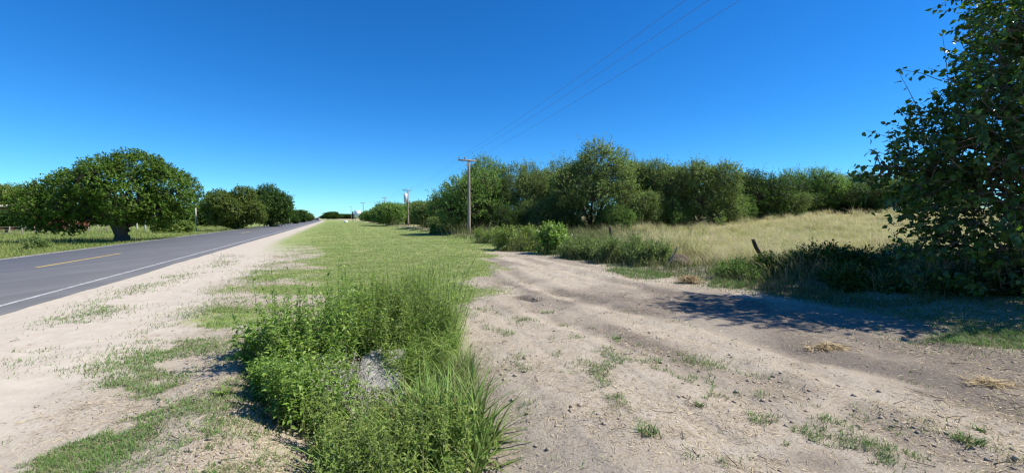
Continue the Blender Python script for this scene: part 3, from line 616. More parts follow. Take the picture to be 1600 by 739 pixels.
pole5 = make_pole('utility_pole', 'farthest thin utility pole, just left of the black board', 549, 300, 323)
def cables():
    axv = np.array([.925, .38, 0])
    for u, px0, lab in ((-.72, 1070, 'leftmost of the three overhead cables crossing the sky'), (-.25, 1105, 'middle one of the three overhead cables'), (.72, 1152, 'rightmost of the three overhead cables')):
        P1, P2, P3 = [np.array(q[1]) + np.array([-.11, -.12, q[2] + .18]) + axv * u for q in (pole1, pole2, pole3)]
        z0 = 7.0; Y0 = (z0 - CAMH) * FPX / HOR; M0 = np.array([(px0 - 816) / FPX * Y0, Y0, z0])      # over the frame's top edge
        P0 = P1 + (M0 - P1) * 1.45; P0[2] = P1[2] + .35
        pts = []
        for A, B, sg in ((P0, P1, .35), (P1, P2, .6), (P2, P3, .9)):
            v = np.linspace(0, 1, 26)[:, None]; q = A + (B - A) * v; q[:, 2] -= sg * 4 * (v * (1 - v))[:, 0]; pts.append(q[:-1])
        pts.append(P3[None]); g = Geo(); tube(g, np.concatenate(pts), .0045, 5)
        tag(g.build('overhead_cable', M['cable'], None, True), lab, 'cable', 'overhead power cables')
cables()
def panel_sign(name, label, px0, px1, py0, py1, Y, mat, legs=True, th=.15, slant=0.):
    X0, X1 = (px0 - 800) / FPX * Y, (px1 - 800) / FPX * Y; xm = (X0 + X1) / 2; z = float(terrain(xm, Y)); t = thing(name, label, 'sign', (xm, Y, z))
    a, b = hgt(py1, Y) - z, hgt(py0, Y) - z; wd = X1 - X0
    g = Geo(); v = [(-wd / 2, -th / 2, a + slant), (wd / 2, -th / 2, a), (wd / 2, -th / 2, b - slant * .1), (-wd / 2, -th / 2, b)]; v += [(x, th / 2, q) for x, _, q in v]
    g.add(v, [[0, 1, 2, 3], [5, 4, 7, 6], [0, 4, 5, 1], [3, 2, 6, 7], [0, 3, 7, 4], [1, 5, 6, 2]]); g.build('board', mat, t)
    for s in ((-1, 1) if legs else (0,)):
        g = Geo(); tube(g, [(s * wd * .38, th, -.2), (s * wd * .38, th, a + .5 * (b - a))], .06, 8); g.build('leg', M['steel'], t)
panel_sign('panel_sign', 'tall narrow white panel on a post beside the second pole', 631.5, 637.5, 302, 319, 112, M['white_panel'], False, .2, .5)
panel_sign('billboard', 'pale white billboard far ahead beside the black board', 554, 564, 329, 340.5, 190, M['white_panel'])
panel_sign('board_sign', 'narrow black upright board left of the white billboard', 550.6, 552.8, 330.5, 342.5, 172, M['black_panel'])
def road_plate(name, label, px, Y, wpx, py0, py1):
    X = (px - 800) / FPX * Y; z = float(terrain(X, Y)); t = thing(name, label, 'sign', (X, Y, z)); a, b = hgt(py1, Y) - z, hgt(py0, Y) - z; r = wpx * Y / FPX / 2
    g = Geo(); an = np.linspace(0, 2 * np.pi, 20, endpoint=False); v = np.concatenate([np.stack([np.cos(an) * r, 0 * an + yy, (a + b) / 2 + np.sin(an) * (b - a) / 2], -1) for yy in (-.02, .02)] + [np.array([[0, -.02, (a + b) / 2], [0, .02, (a + b) / 2]])])
    j = np.arange(20); jn = (j + 1) % 20; g.add(v, np.stack([j, j + 20, jn + 20, jn], -1), np.concatenate([np.stack([np.full(20, 40), j, jn], -1), np.stack([np.full(20, 41), jn + 20, j + 20], -1)]))
    g.build('plate', M['white_panel'], t); g = Geo(); tube(g, [(0, .05, -.2), (0, .05, b - .1)], .035, 8); g.build('post', M['steel'], t)
road_plate('road_sign', 'small white plate on the far verge left of the road', 452, 112, 4, 339.6, 343)
# white painted stone on the mown strip
def stone(name, label, loc, s, mat, cat='stone', k=3):
    g = Geo(); import bmesh; bm = bmesh.new(); bmesh.ops.create_icosphere(bm, subdivisions=k, radius=1); v = np.array([q.co[:] for q in bm.verts]); f = np.array([[q.index for q in p.verts] for p in bm.faces]); bm.free()
    v = v * (1 + .35 * (fbm(v[:, 0] * 1.3 + 5 + loc[0], v[:, 1] * 1.3 + v[:, 2] * .9 + 9, 1.4, 3)[:, None] - .5)) * np.array(s); v[:, 2] = np.maximum(v[:, 2], -s[2] * .5)
    g.add(v, None, f); o = g.build(name, mat, None, True); o.location = loc; return tag(o, label, cat)
p = spot(540.5, 150); stone('boulder', 'white painted stone lying on the mown strip far ahead', (p[0], p[1], p[2] + .2), (.65, .45, .42), M['white_panel'])
# car far down the road
def car():
    s = 262.; x, y = xy(-7.4 - bend(s), s); t = thing('car', 'dark car far down the road driving away', 'car', (x, y, ROADZ), math.atan2(.38, .925) + .04)
    prof = [(-2.0, .35), (-2.05, .75), (-1.95, .95), (-1.55, 1.0), (-1.2, 1.42), (-.6, 1.5), (.3, 1.48), (1.0, 1.0), (1.9, .85), (2.05, .6), (2.0, .35)]
    g = Geo(); m = len(prof); v = np.array([(sx * (.85 if z < 1.1 else .68), yy, z) for sx in (-1, 1) for yy, z in prof]); j = np.arange(m); jn = (j + 1) % m
    g.add(v, np.stack([j, jn, jn + m, j + m], -1)); g.add(v, None, [[0, i + 1, i] for i in range(1, m - 1)] + [[m, m + i, m + i + 1] for i in range(1, m - 1)]); g.build('body', M['paint_car'], t)
    boxo('rear_window', (0, -1.4, 1.22), (1.15, .06, .34), M['glass'], t, Matrix.Rotation(-.7, 3, 'X'))
    for sx in (-1, 1):
        for yy in (-1.25, 1.3):
            g = Geo(); tube(g, [(-.1, 0, 0), (.1, 0, 0)], .32, 14); g.build('wheel', M['rubber'], t, loc=(sx * .78, yy, .32))
        boxo('tail_lamp', (sx * .66, -2.05, .8), (.25, .06, .14), M['lamp_red'], t)
car()
# house at the left edge
def house():
    Y = 62.; p = spot(20, Y); t = thing('house', 'low house with pale flat roof and brick walls behind trees at the left edge', 'house', p)
    def X(px): return (px - 800) / FPX * Y - p[0]
    def Z(py): return hgt(py, Y) - p[2]
    x0, x1 = X(-70), X(22)
    boxo('wall', ((x0 + x1) / 2, 3, Z(326) / 2), (x1 - x0, 6, Z(326)), M['brick'], t)
    boxo('roof', ((x0 + x1) / 2, 2.8, Z(322)), (x1 - x0 + .7, 7, .3), M['plaster'], t)
    boxo('wall', (X(46), 4, Z(338) / 2), (X(72) - X(22) - .02, 5, Z(338)), M['brick'], t)
    g = Geo(); xa, xb = X(30), X(72); za, zb = Z(341), Z(334); g.add([(xa, -1.2, za), (xb, -1.2, za), (xb, 1.5, zb), (xa, 1.5, zb), (xa, -1.2, za - .12), (xb, -1.2, za - .12), (xb, 1.5, zb - .12), (xa, 1.5, zb - .12)],
        [[0, 1, 2, 3], [5, 4, 7, 6], [0, 4, 5, 1], [3, 2, 6, 7], [0, 3, 7, 4], [1, 5, 6, 2]]); g.build('awning', M['tile'], t)
    for px, mt in ((18, 'brick'), (34, 'brick'), (51, 'plaster'), (68, 'brick')): boxo('pillar', (X(px), -1.1, Z(341) / 2), (.3, .3, Z(341) - .1), M[mt], t)
    for px in (-8, 8):
        wdw = boxo('window', (X(px), -.03, Z(346)), (1.0, .08, 1.1), M['white_panel'], t); boxo('pane', (0, -.05, 0), (.84, .03, .94), M['glass'], wdw)
    boxo('door', (X(28), 1.46, 1.0), (.95, .06, 2.0), M['old_wood'], t); boxo('door', (X(42), 1.46, 1.0), (.95, .06, 2.0), M['old_wood'], t)
house()
# posts on the far side of the road
def left_post(px, Y, ytop, label, r=.085, mat='post', grp='pale posts beyond the road'):
    q = spot(px, Y, -.15); g = Geo(); H = hgt(ytop, Y) - q[2]; tube(g, [(0, 0, 0), (.01, 0, H * .5), (0.02, 0, H)], [r, r * .95, r * .9], 8); o = g.build('post', M[mat], None, True); o.location = q; tag(o, label, 'post', grp)
left_post(227, 58, 338, 'pale post right of the trunk of the big roadside tree', .1); left_post(242.5, 62, 330, 'taller pale post behind the low sprawling shrub', .13)
left_post(306.5, 66, 319, 'tall thin pale post in the gap right of the big roadside tree', .09); left_post(214, 62, 346, 'short pale post between the big trunk and the other posts', .07)
def fence():
    Y0, p0, Y1, p1 = 44., -30, 62., 205; t = thing('wire_fence', 'low wire fence on thin posts in front of the house left of the road', 'fence'); k = 15; tops = []
    for i in range(k):
        u = i / (k - 1); Y = Y0 + (Y1 - Y0) * u; X0 = (p0 - 800) / FPX * Y0; X1 = (p1 - 800) / FPX * Y1; x = X0 + (X1 - X0) * u; z = float(terrain(x, Y)); h = 1.1 + rng.normal(0, .06)
        g = Geo(); tube(g, [(x, Y, z - .2), (x + rng.normal(0, .05), Y, z + h)], .05, 6); g.build('post', M['wood'], t); tops.append((x, Y, z))
    for dz in (.35, .65, .95):
        g = Geo(); tube(g, [(x, y - .06, z + dz) for x, y, z in tops], .008, 4); g.build('wire', M['steel'], t)
fence()
# leaning posts on the bank
def lean_post(name, label, a, b, Y, r0, r1, mat, kink=0.):
    A = np.array([(a[0] - 800) / FPX * Y, Y, hgt(a[1], Y)]); B = np.array([(b[0] - 800) / FPX * Y, Y - .1, hgt(b[1], Y)]); A = A + (A - B) * .25
    u = np.linspace(0, 1, 8)[:, None]; pts = A + (B - A) * u + np.sin(u * np.pi * 2) * np.array([kink, 0, 0]); g = Geo(); tube(g, pts - pts[0], np.linspace(r0, r1, 8), 9, wob=.35)
    o = g.build(name, M[mat], None, True); o.location = pts[0]; tag(o, label, 'post', 'leaning posts along the overgrown bank')
lean_post('fence_post', 'thick dark leaning old post standing in the dry grass', (1194, 407), (1174, 374), 11.9, .052, .046, 'old_wood', .02)
lean_post('fence_post', 'thin pale pole leaning to the right beside the hollow in the bank', (1046, 413), (1058, 384), 14.0, .028, .022, 'wood')
lean_post('fence_post', 'short weathered post sticking up among the weeds below the hedge', (955, 376), (952, 354), 19.5, .055, .05, 'bark')
lean_post('stick', 'thin bent dry stick poking out of the grass right of the hollow', (1128, 434), (1117, 406), 12.0, .012, .006, 'straw', .04)

# ================================================================ SHRUBS AND WEEDS ALONG THE FENCE LINE
def shrub(name, label, px, py_base, Y, wpx, ytop, mat, shoots=700, per=9, L=.1, W=.045, k=6, cat='shrub', group=None, depth=.9, slen=.3, up=.6, grass=None, stem_m='green_stem', size=.55):
    q = spot(px, Y, -.05); W_ = wpx * Y / FPX; H = max(.3, hgt(ytop, Y) - q[2]); t = thing(name, label, cat, q, 0, group)
    lobes = random_lobes(W_ * 1.15, W_ * depth * 1.15, H, -.1, k, size, .85, .04)[1:]; g, gs = Geo(), Geo()
    lobes = [(l[0], l[1], l[2] * rng.uniform(.55, 1.0), l[3] * rng.uniform(.6, 1), l[4], l[5] * rng.uniform(.6, 1.05)) for l in lobes]
    crown(g, gs, lobes, shoots, per, slen, L, W, True, up, .6, .1, .4, 0.)
    for l in lobes: limb(gs, (l[0] * .12, l[1] * .12, -.1), l[:3], .015, .008, 4, .2, 4)
    gs.build('stem', M[stem_m], t); g.build('foliage', M[mat], t)
    if grass:
        gg = Geo(); m = grass; a = rng.uniform(0, 6.28, m); rr = np.sqrt(rng.random(m)) * W_ * .55; P = np.stack([np.cos(a) * rr, np.sin(a) * rr * depth, np.full(m, -.05)], -1)
        blades(gg, P, rng.uniform(0, 6.28, m), rng.uniform(.1, .5, m), H * (1.05 - .75 * (rr / (W_ * .55)) ** 2) * rng.uniform(.5, 1.05, m), .02, 2); gg.build('grass_blades', M['fence_blade'], t)
    return t
shrub('shrub', 'small bright green rounded shrub in front of the hedge', 862, 385, 20.6, 46, 342, 'weed_leaf', 900, 10, .11, .055, 7)
shrub('weed_thicket', 'yellowish green weed thicket right of the nearest pole', 812, 384, 23, 72, 349, 'herb_leaf', 600, 9, .12, .04, 13, 'weeds', size=.4, slen=.36, grass=1000)
shrub('weed_thicket', 'low weed thicket at the foot of the nearest pole', 768, 378, 29, 52, 352, 'herb_leaf', 400, 9, .12, .04, 11, 'weeds', size=.42, slen=.36, grass=800)
shrub('weed_thicket', 'grey-green weeds right of the small bright shrub', 912, 398, 18.2, 66, 364, 'olive_leaf', 500, 9, .1, .035, 13, 'weeds', size=.4, slen=.36, grass=1000)
shrub('weed_thicket', 'dark weed clump below the short weathered post', 968, 402, 16.6, 74, 371, 'olive_leaf', 500, 9, .09, .035, 13, 'weeds', size=.4, slen=.36, grass=1200)
shrub('weed_thicket', 'dull green weeds left of the hollow in the bank', 1018, 408, 15.2, 60, 382, 'olive_leaf', 400, 9, .09, .035, 11, 'weeds', size=.42, slen=.36, grass=1000)
shrub('weed_thicket', 'low green weeds between hollow and leaning dark post', 1165, 440, 11.6, 60, 424, 'hedge_leaf', 500, 9, .075, .03, 13, 'weeds', size=.4, slen=.36, grass=1000)
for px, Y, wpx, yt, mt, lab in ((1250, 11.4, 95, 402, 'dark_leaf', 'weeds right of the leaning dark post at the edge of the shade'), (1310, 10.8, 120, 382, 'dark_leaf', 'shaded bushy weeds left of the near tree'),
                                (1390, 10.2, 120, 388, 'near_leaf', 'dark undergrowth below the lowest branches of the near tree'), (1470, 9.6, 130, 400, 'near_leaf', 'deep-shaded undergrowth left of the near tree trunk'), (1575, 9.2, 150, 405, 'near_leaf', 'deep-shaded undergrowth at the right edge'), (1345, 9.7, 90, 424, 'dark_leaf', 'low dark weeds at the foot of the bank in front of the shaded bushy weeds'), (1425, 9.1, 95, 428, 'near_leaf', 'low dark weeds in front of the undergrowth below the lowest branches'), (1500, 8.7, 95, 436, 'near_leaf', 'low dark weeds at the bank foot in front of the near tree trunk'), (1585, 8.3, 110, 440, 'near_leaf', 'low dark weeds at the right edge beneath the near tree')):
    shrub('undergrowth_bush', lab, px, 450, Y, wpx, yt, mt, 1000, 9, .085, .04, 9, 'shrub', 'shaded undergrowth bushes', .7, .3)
shrub('sprawling_shrub', 'low sprawling yellow-green shrub beyond the road', 262, 362, 56, 46, 347, 'light_leaf', 700, 9, .22, .11, 7, slen=.4)
shrub('sprawling_shrub', 'upright yellow-green shrub at the right end of the low sprawling one', 289, 360, 57, 24, 341, 'light_leaf', 500, 9, .22, .11, 5, slen=.4)
shrub('verge_shrub', 'small grey-green bush in the verge grass left of the big roadside tree', 52, 384, 27, 30, 371, 'olive_leaf', 350, 8, .1, .045, 5)
shrub('verge_shrub', 'pale weedy clump beside the mown strip left of the nearest pole', 686, 370, 45, 30, 352, 'herb_leaf', 300, 9, .16, .06, 9, size=.4, grass=500)

# ================================================================ WEEDS IN THE DITCH (foreground)
def in_poly(x, y, poly):
    r = np.zeros(len(x), bool); n = len(poly)
    for i in range(n):
        (ax, ay), (bx, by) = poly[i], poly[(i + 1) % n]
        c = ((ay > y) != (by > y)) & (x < (bx - ax) * (y - ay) / (by - ay + 1e-12) + ax); r ^= c
    return r
def fill(poly, k):
    P = np.array(poly); lo, hi = P.min(0), P.max(0); q = rng.uniform(lo, hi, (k * 3, 2)); q = q[in_poly(q[:, 0], q[:, 1], poly)][:k]; return q[:, 0], q[:, 1]
def leafy(g, gs, x, y, H, nodes, L, W, lean=.35, droop=.25, t0=.12, whorl=2, lo=False, skew=.75):
    m = len(x); A = np.stack([x, y, terrain(x, y) - .03], -1); az = rng.uniform(0, 6.28, m); ln = rng.random(m) * lean
    B = A + np.stack([np.cos(az) * ln * H, np.sin(az) * ln * H, H], -1); stems(gs, A, B, .005, .002, rng.normal(0, .02, (m, 3)))
    t = t0 + (1 - t0) * (np.arange(nodes) + rng.random((m, nodes))) / nodes; t = t ** skew
    Q = A[:, None] + (B - A)[:, None] * t[..., None]; ph = rng.uniform(0, 6.28, (m, 1)) + np.arange(nodes)[None] * 1.57
    for w_ in range(whorl):
        a = ph + w_ * 2 * np.pi / whorl + rng.normal(0, .3, ph.shape); el = rng.normal(.25, .35, ph.shape) + (t - .5) * .7
        D = np.stack([np.cos(a) * np.cos(el), np.sin(a) * np.cos(el), np.sin(el)], -1); N = np.stack([-np.cos(a) * np.sin(el), -np.sin(a) * np.sin(el), np.cos(el)], -1)
        s = rng.uniform(.6, 1.2, ph.shape) * (1.1 - .45 * t); 
        leaves(g, Q.reshape(-1, 3), D.reshape(-1, 3), (N + rng.normal(0, .3, N.shape)).reshape(-1, 3), (L * s).ravel(), (W * s).ravel(), .15, droop, lo)
def weed_bed(name, label, poly, k, H, nodes, L, W, mat, cat='weeds', **kw):
    t = tag(thing(name, label, cat), None, kind='thing'); x, y = fill(poly, k); g, gs = Geo(), Geo(); keep = fbm(x + 31, y, 2.8, 3) > .36; x, y = x[keep], y[keep]; h = H(x, y) * rng.uniform(.65, 1.03, len(x)); leafy(g, gs, x, y, h, nodes, L, W, **kw)
    gs.build('stem', M['green_stem'], t); g.build('foliage', M[mat], t); return t
def grass_bed(name, label, poly, k, H, W, lean, mat, segs=4, cat='grass clump', curl=.7):
    t = tag(thing(name, label, cat), None, kind='thing'); x, y = fill(poly, k); g = Geo(); h = H(x, y) * rng.uniform(.55, 1.1, len(x)); P = np.stack([x, y, terrain(x, y) - .02], -1)
    blades(g, P, rng.uniform(0, 6.28, len(x)), rng.uniform(*lean, len(x)), h, W * rng.uniform(.6, 1.2, len(x)), segs, curl); g.build('blades', M[mat], t); return t
bump = lambda x, y, s=2.4: .5 + .9 * fbm(x, y, s, 2)
weed_bed('leafy_weeds', 'dense dark green leafy weed mound at the left side of the ditch', [(-2.85, 4.85), (-3.15, 5.5), (-3.15, 6.4), (-2.7, 6.9), (-1.75, 6.8), (-1.6, 5.6), (-2.0, 4.75), (-2.5, 4.45)], 620,
         lambda x, y: (.27 + .85 * smooth(x, -3.25, -2.25)) * bump(x, y), 13, .085, .036, 'weed_leaf', lean=.6)
weed_bed('leafy_weeds', 'bright leafy weeds along the left rim of the ditch in front of the dark mound', [(-2.75, 4.5), (-2.0, 4.75), (-1.5, 4.4), (-1.45, 3.7), (-1.95, 3.55), (-2.4, 3.95)], 330,
         lambda x, y: (.26 + .42 * smooth(x, -2.7, -1.7)) * bump(x, y), 12, .07, .03, 'weed_leaf')
weed_bed('small_leaved_weeds', 'low small-leaved yellow-green weeds at the bottom edge of the picture', [(-1.65, 3.75), (-.9, 3.9), (-.35, 3.5), (-.3, 2.5), (-1.1, 2.45), (-1.25, 2.9), (-1.55, 3.3)], 480,
         lambda x, y: .52 * bump(x, y, 4), 12, .05, .022, 'herb_leaf')
weed_bed('tall_thin_weeds', 'tall thin-leaved weeds between the leafy mound and the fine grass', [(-2.3, 6.9), (-1.5, 6.9), (-1.3, 5.6), (-1.5, 5.0), (-2.0, 5.6)], 300,
         lambda x, y: 1.12 * bump(x, y), 17, .07, .02, 'herb_leaf')
grass_bed('fine_grass_clump', 'long arching grass blades rising through the narrow-leaved clump in the ditch', [(-1.85, 6.9), (-1.0, 6.8), (-.78, 6.1), (-.68, 5.2), (-1.0, 4.7), (-1.45, 5.0)], 300, lambda x, y: (.5 + .2 * smooth(y, 5, 6.3)) * bump(x, y), .012, (.15, .8), 'fine_grass', curl=1.)
t = weed_bed('leafy_grass_clump', 'tall bright green narrow-leaved grass stems at the far right end of the ditch', [(-1.85, 6.9), (-1.0, 6.8), (-.78, 6.1), (-.68, 5.2), (-1.0, 4.7), (-1.45, 5.0)], 820, lambda x, y: (.48 + .66 * smooth(y, 5, 6.2)) * bump(x, y), 13, .15, .0125, 'blade_leaf', 'grass clump', lo=True, lean=.5, droop=.35)
grass_bed('fine_grass_clump', 'mixed green and straw grass right of the concrete slab', [(-1.0, 5.0), (-.45, 5.1), (-.35, 4.1), (-.9, 4.0)], 1900, lambda x, y: .45 * bump(x, y), .009, (.2, .9), 'turf_blade')
grass_bed('broad_grass_clump', 'broad-bladed arching grass clump in the right foreground of the ditch', [(-1.05, 4.1), (-.35, 4.2), (-.16, 3.5), (-.22, 3.0), (-.85, 3.1)], 560, lambda x, y: .62 * bump(x, y), .026, (.25, 1.0), 'broad_grass', 6)
grass_bed('broad_grass_clump', 'flopped broad grass blades spilling onto the dirt at the right rim', [(-.25, 3.75), (-.1, 3.7), (-.08, 3.2), (-.24, 3.1)], 50, lambda x, y: .26 * bump(x, y), .022, (1.0, 2.2), 'broad_grass', 6)
grass_bed('ochre_grass_tuft', 'ochre dying grass tuft between leafy mound and concrete slab', [(-2.0, 5.1), (-1.75, 5.15), (-1.7, 4.85), (-1.95, 4.8)], 260, lambda x, y: .42 + 0 * x, .012, (.2, .7), 'ochre_blade', 4)
grass_bed('grass_blades_among_weeds', 'thin yellowish grass blades standing through the dark leafy mound', [(-3.2, 5.0), (-3.2, 6.4), (-1.7, 6.8), (-1.6, 5.0), (-2.4, 4.4)], 600, lambda x, y: (.3 + .6 * smooth(x, -3.3, -1.9)) * bump(x, y), .011, (.2, .9), 'turf_blade', 4)
weed_bed('large_leaved_weed', 'coarser large-leaved weed at the left rim of the ditch, leaves catching the sun', [(-3.25, 5.0), (-3.2, 5.7), (-2.6, 5.6), (-2.3, 4.6), (-2.8, 4.5)], 90, lambda x, y: .38 * bump(x, y), 8, .12, .062, 'weed_leaf')
weed_bed('yellowing_weeds', 'patch of yellowing small-leaved weeds at the lower edge of the ditch', [(-1.35, 3.2), (-.75, 3.3), (-.6, 2.6), (-1.1, 2.6)], 90, lambda x, y: .55 * bump(x, y), 10, .055, .02, 'light_leaf')
grass_bed('grass_blades_among_weeds', 'green grass blades mixed into the low weeds at the bottom edge', [(-1.6, 3.9), (-.5, 4.0), (-.2, 3.0), (-.3, 2.5), (-1.2, 2.6)], 700, lambda x, y: .5 * bump(x, y), .013, (.2, 1.1), 'broad_grass', 4)
def patch_poly(px, py, rx, ry): cx, cy = ground_at(px, py); return [(cx + math.cos(a) * rx * (1 + .3 * math.sin(3 * a + px)), cy + math.sin(a) * ry * (1 + .25 * math.cos(2 * a + px))) for a in np.linspace(0, 6.28, 12, endpoint=False)]
grass_bed('grass_patch', 'bright green grass patch at the foot of the bank left of the hollow', patch_poly(1000, 429, .85, 1.2), 2300, lambda x, y: .17 * bump(x, y), .012, (.2, 1.2), 'patch_blade', 3, 'grass patch')
grass_bed('grass_patch', 'bright green grass patch just right of the brown straw heap', patch_poly(1140, 446, .55, .4), 1300, lambda x, y: .17 * bump(x, y), .01, (.2, 1.2), 'patch_blade', 3, 'grass patch')
grass_bed('grass_patch', 'green grass at the right edge where the tree shade ends on the dirt', patch_poly(1575, 533, 1.0, .42), 1900, lambda x, y: .13 * bump(x, y), .009, (.3, 1.4), 'patch_blade', 3, 'grass patch')
# grey dead stems over the slab
t = thing('dead_stems', 'tangle of grey dead stems and curled leaves around the concrete slab', 'dead weeds'); x, y = fill([(-2.05, 4.95), (-1.68, 5.0), (-1.6, 4.6), (-1.15, 4.5), (-1.1, 4.3), (-1.5, 3.95), (-1.95, 4.2)], 300)
g, gs = Geo(), Geo(); leafy(g, gs, x, y, (.26 + .22 * smooth(-x, 1.4, 1.7)) * rng.uniform(.4, 1.1, len(x)), 7, .055, .02, .9, .3); gs.build('stem', M['post'], t); g.build('foliage', M['grey_leaf'], t)
def slab():
    X, Y = ground_at(594, 560, .08); z = -.25; import bmesh; bm = bmesh.new(); bmesh.ops.create_cube(bm, size=1)
    bmesh.ops.subdivide_edges(bm, edges=bm.edges, cuts=7, use_grid_fill=True); v = np.array([q.co[:] for q in bm.verts]); f = [[q.index for q in p.verts] for p in bm.faces]; bm.free()
    v = v * np.array([.5, .2, .6]); v = v + (fbm(v[:, 0] * 9 + v[:, 2] * 5 + 4, v[:, 2] * 9 + v[:, 1] * 6 + 8, 1, 3)[:, None] - .5) * .07 * nrm(v); v[:, 2] -= .12 * smooth(v[:, 0], -.1, -.25) * (v[:, 2] > .05)
    rot = np.array(Matrix.Rotation(-1.05, 3, 'X') @ Matrix.Rotation(.12, 3, 'Y')); g = Geo(); g.add(v @ rot.T, f); o = g.build('concrete_block', M['concrete'], None, True); o.location = (X, Y, z + .12); o.rotation_euler = (0, 0, .25)
    tag(o, 'grey broken concrete culvert block half buried in the ditch weeds', 'concrete block')
slab()

# ================================================================ EARTH HOLLOW, STRAW HEAPS
p = ground_at(1062, 418, .05); stone('earth_mound', 'rounded brown earth lump at the foot of the thin leaning pole', (p[0], p[1], float(terrain(*p)) + .12), (.42, .35, .3), M['earth'], 'earth mound', 4)
def heap(label, px, py, rx, ry, h, k, mat='hay', L=.14):
    cx, cy = ground_at(px, py); a = rng.uniform(0, 6.28, k); r = np.minimum(np.abs(rng.normal(0, .45, k)), .9 * np.sqrt(rng.random(k))); x, y = cx + np.cos(a) * r * rx, cy + np.sin(a) * r * ry; z = terrain(x, y) + h * np.maximum(1 - r ** 2, 0) * rng.random(k) ** .5
    d = np.stack([np.cos(b := rng.uniform(0, 6.28, k)), np.sin(b), rng.normal(0, .22, k)], -1); g = Geo(); leaves(g, np.stack([x, y, z + .01], -1), d, np.tile([0, 0, 1.], (k, 1)) + rng.normal(0, .4, (k, 3)), L * rng.uniform(.5, 1.4, k), .008, lo=True)
    tag(g.build('straw_heap', M[mat]), label, 'straw heap')
heap('brown heap of dry straw below the hollow in the bank', 1078, 443, .5, .3, .16, 1600)
heap('flattened wisp of yellow straw on the dirt near the tree shade', 1300, 546, .5, .14, .03, 420)
heap('thin strip of old straw on the dirt at the right edge', 1560, 605, .4, .16, .025, 260)
# weeds on the bare dirt that stand by themselves
def tuft(label, px, py, h, k, spread=.07, lean=(.3, 1.3), mat='patch_blade', W=.011, name='grass_tuft'):
    x, y = ground_at(px, py); g = Geo(); a = rng.uniform(0, 6.28, k); r = np.sqrt(rng.random(k)) * spread * 1.25; sx_, sy_ = rng.normal(0, spread * .35, (2, 4)); q_ = rng.integers(0, 4, k); X, Y = x + np.cos(a) * r * .6 + sx_[q_], y + np.sin(a) * r * .6 + sy_[q_] * .7
    P = np.stack([X, Y, terrain(X, Y) - .005], -1); blades(g, P, a + rng.normal(0, 1.3, k), rng.uniform(*lean, k) * rng.uniform(.5, 1.6), h * .8 * rng.uniform(.25, 1.2, k), W * rng.uniform(.5, 1.2, k), 3); tag(g.build(name, M[mat]), label, 'grass tuft')
for a in (('dense dark green grass tuft alone on the dirt near the right bottom corner', 1537, 697, .085, 130, .11), ('small sprig above the dense tuft near the right bottom corner', 1543, 677, .08, 26, .04),
          ('green grass tuft at the bottom centre right, beside the cut end of a shoot', 1018, 692, .11, 90, .09), 
          ('tiny lone tuft right of centre on bare dirt', 1100, 640, .07, 40, .04), ('green tuft below the crack in the dirt', 860, 486, .09, 60, .09), ('small tuft in the middle of the dirt driveway', 968, 528, .08, 40, .05),
          ): tuft(*a)
tuft('flat rosette of broad leaves on the soil left of the ditch', 343, 634, .11, 26, .03, (.8, 2.0), 'broad_grass', .03, 'broad_leaf_weed')

# ================================================================ GRASS AND LITTER THAT NOBODY COULD COUNT
def grass_stuff(name, label, P, az, lean, H, W, segs, mat, **kw):
    g = Geo(); blades(g, P, az, lean, H, W, segs, **kw); tag(g.build(name, M[mat]), label, 'grass', None, 'stuff')
rz = lambda k: rng.uniform(0, 6.28, k)
P = scatter(430000, 7.5, 150, -.95, .06, m_turf, 1.5); k = len(P); sc = np.sqrt(P[:, 1] / 12); print('turf', k)
grass_stuff('turf_grass', 'short mown yellowish green grass beyond the ditch', P, rz(k), rng.uniform(.2, 1.1, k), .05 * sc * rng.uniform(.5, 1.4, k), .009 * sc, 1, 'turf_blade')
P = scatter(460000, 2.6, 20, -1.35, 1.35, lambda x, y: m_patch(x, y) * .95, 1.5); k = len(P); sc = np.sqrt(np.maximum(P[:, 1], 3) / 5); print('patch', k)
grass_stuff('patch_grass', 'low patchy green grass growing on the sandy soil', P, rz(k), rng.uniform(.3, 1.5, k), .05 * sc * rng.uniform(.4, 1.5, k), .0062 * sc, 2, 'patch_blade')
def m_verge(x, y): n = nn(x, y); return smooth(-n, 12.5, 13.2) * (1 - smooth(-n, 40, 60) * .5)
P = scatter(90000, 14, 95, -1.3, -.35, m_verge, 1.4); k = len(P); sc = np.sqrt(P[:, 1] / 25); tall = .35 + .65 * smooth(-nn(P[:, 0], P[:, 1]), 13.2, 15.2); print('verge', k)
grass_stuff('verge_grass', 'long green grass on the verge beyond the road', P, rz(k), rng.uniform(.2, .9, k), .26 * sc * tall * (.4 + 1.1 * fbm(P[:, 0], P[:, 1], .5, 3)) * rng.uniform(.6, 1.3, k), .022 * sc, 2, 'verge_blade')
HX, HY = ground_at(1084, 420)
def hollow(x, y): return 1 - np.exp(-(((x - HX) / .8) ** 4 + ((y - HY) / .6) ** 4))
def m_dry(x, y): return smooth(x / y + (fbm(x, y, .3, 3) - .5) * .35, .18, .42)
def m_field(x, y): n = nn(x, y); return hollow(x, y) * smooth(n, 10.2, 11.4) * (1 - smooth(y, 60, 70))
P0 = scatter(14000, 8.5, 60, .05, 1.6, lambda x, y: m_field(x, y) * m_dry(x, y), 1.25); per = 20; k = len(P0) * per; sc0 = np.sqrt(P0[:, 1] / 16); print('field', k)
P = np.repeat(P0, per, 0); sc = np.repeat(sc0, per); P[:, :2] += rng.normal(0, .11, (k, 2)) * sc[:, None]
big = np.repeat(.35 + 1.1 * smooth(fbm(P0[:, 0], P0[:, 1], .7, 3), .25, .75), per) * np.repeat(rng.uniform(.6, 1.3, len(P0)), per); az = np.where(rng.random(k) < .55, rng.normal(3.3, .7, k), rz(k))
fh_ = .55 * (.75 + .25 * sc) * big * rng.uniform(.55, 1.15, k)
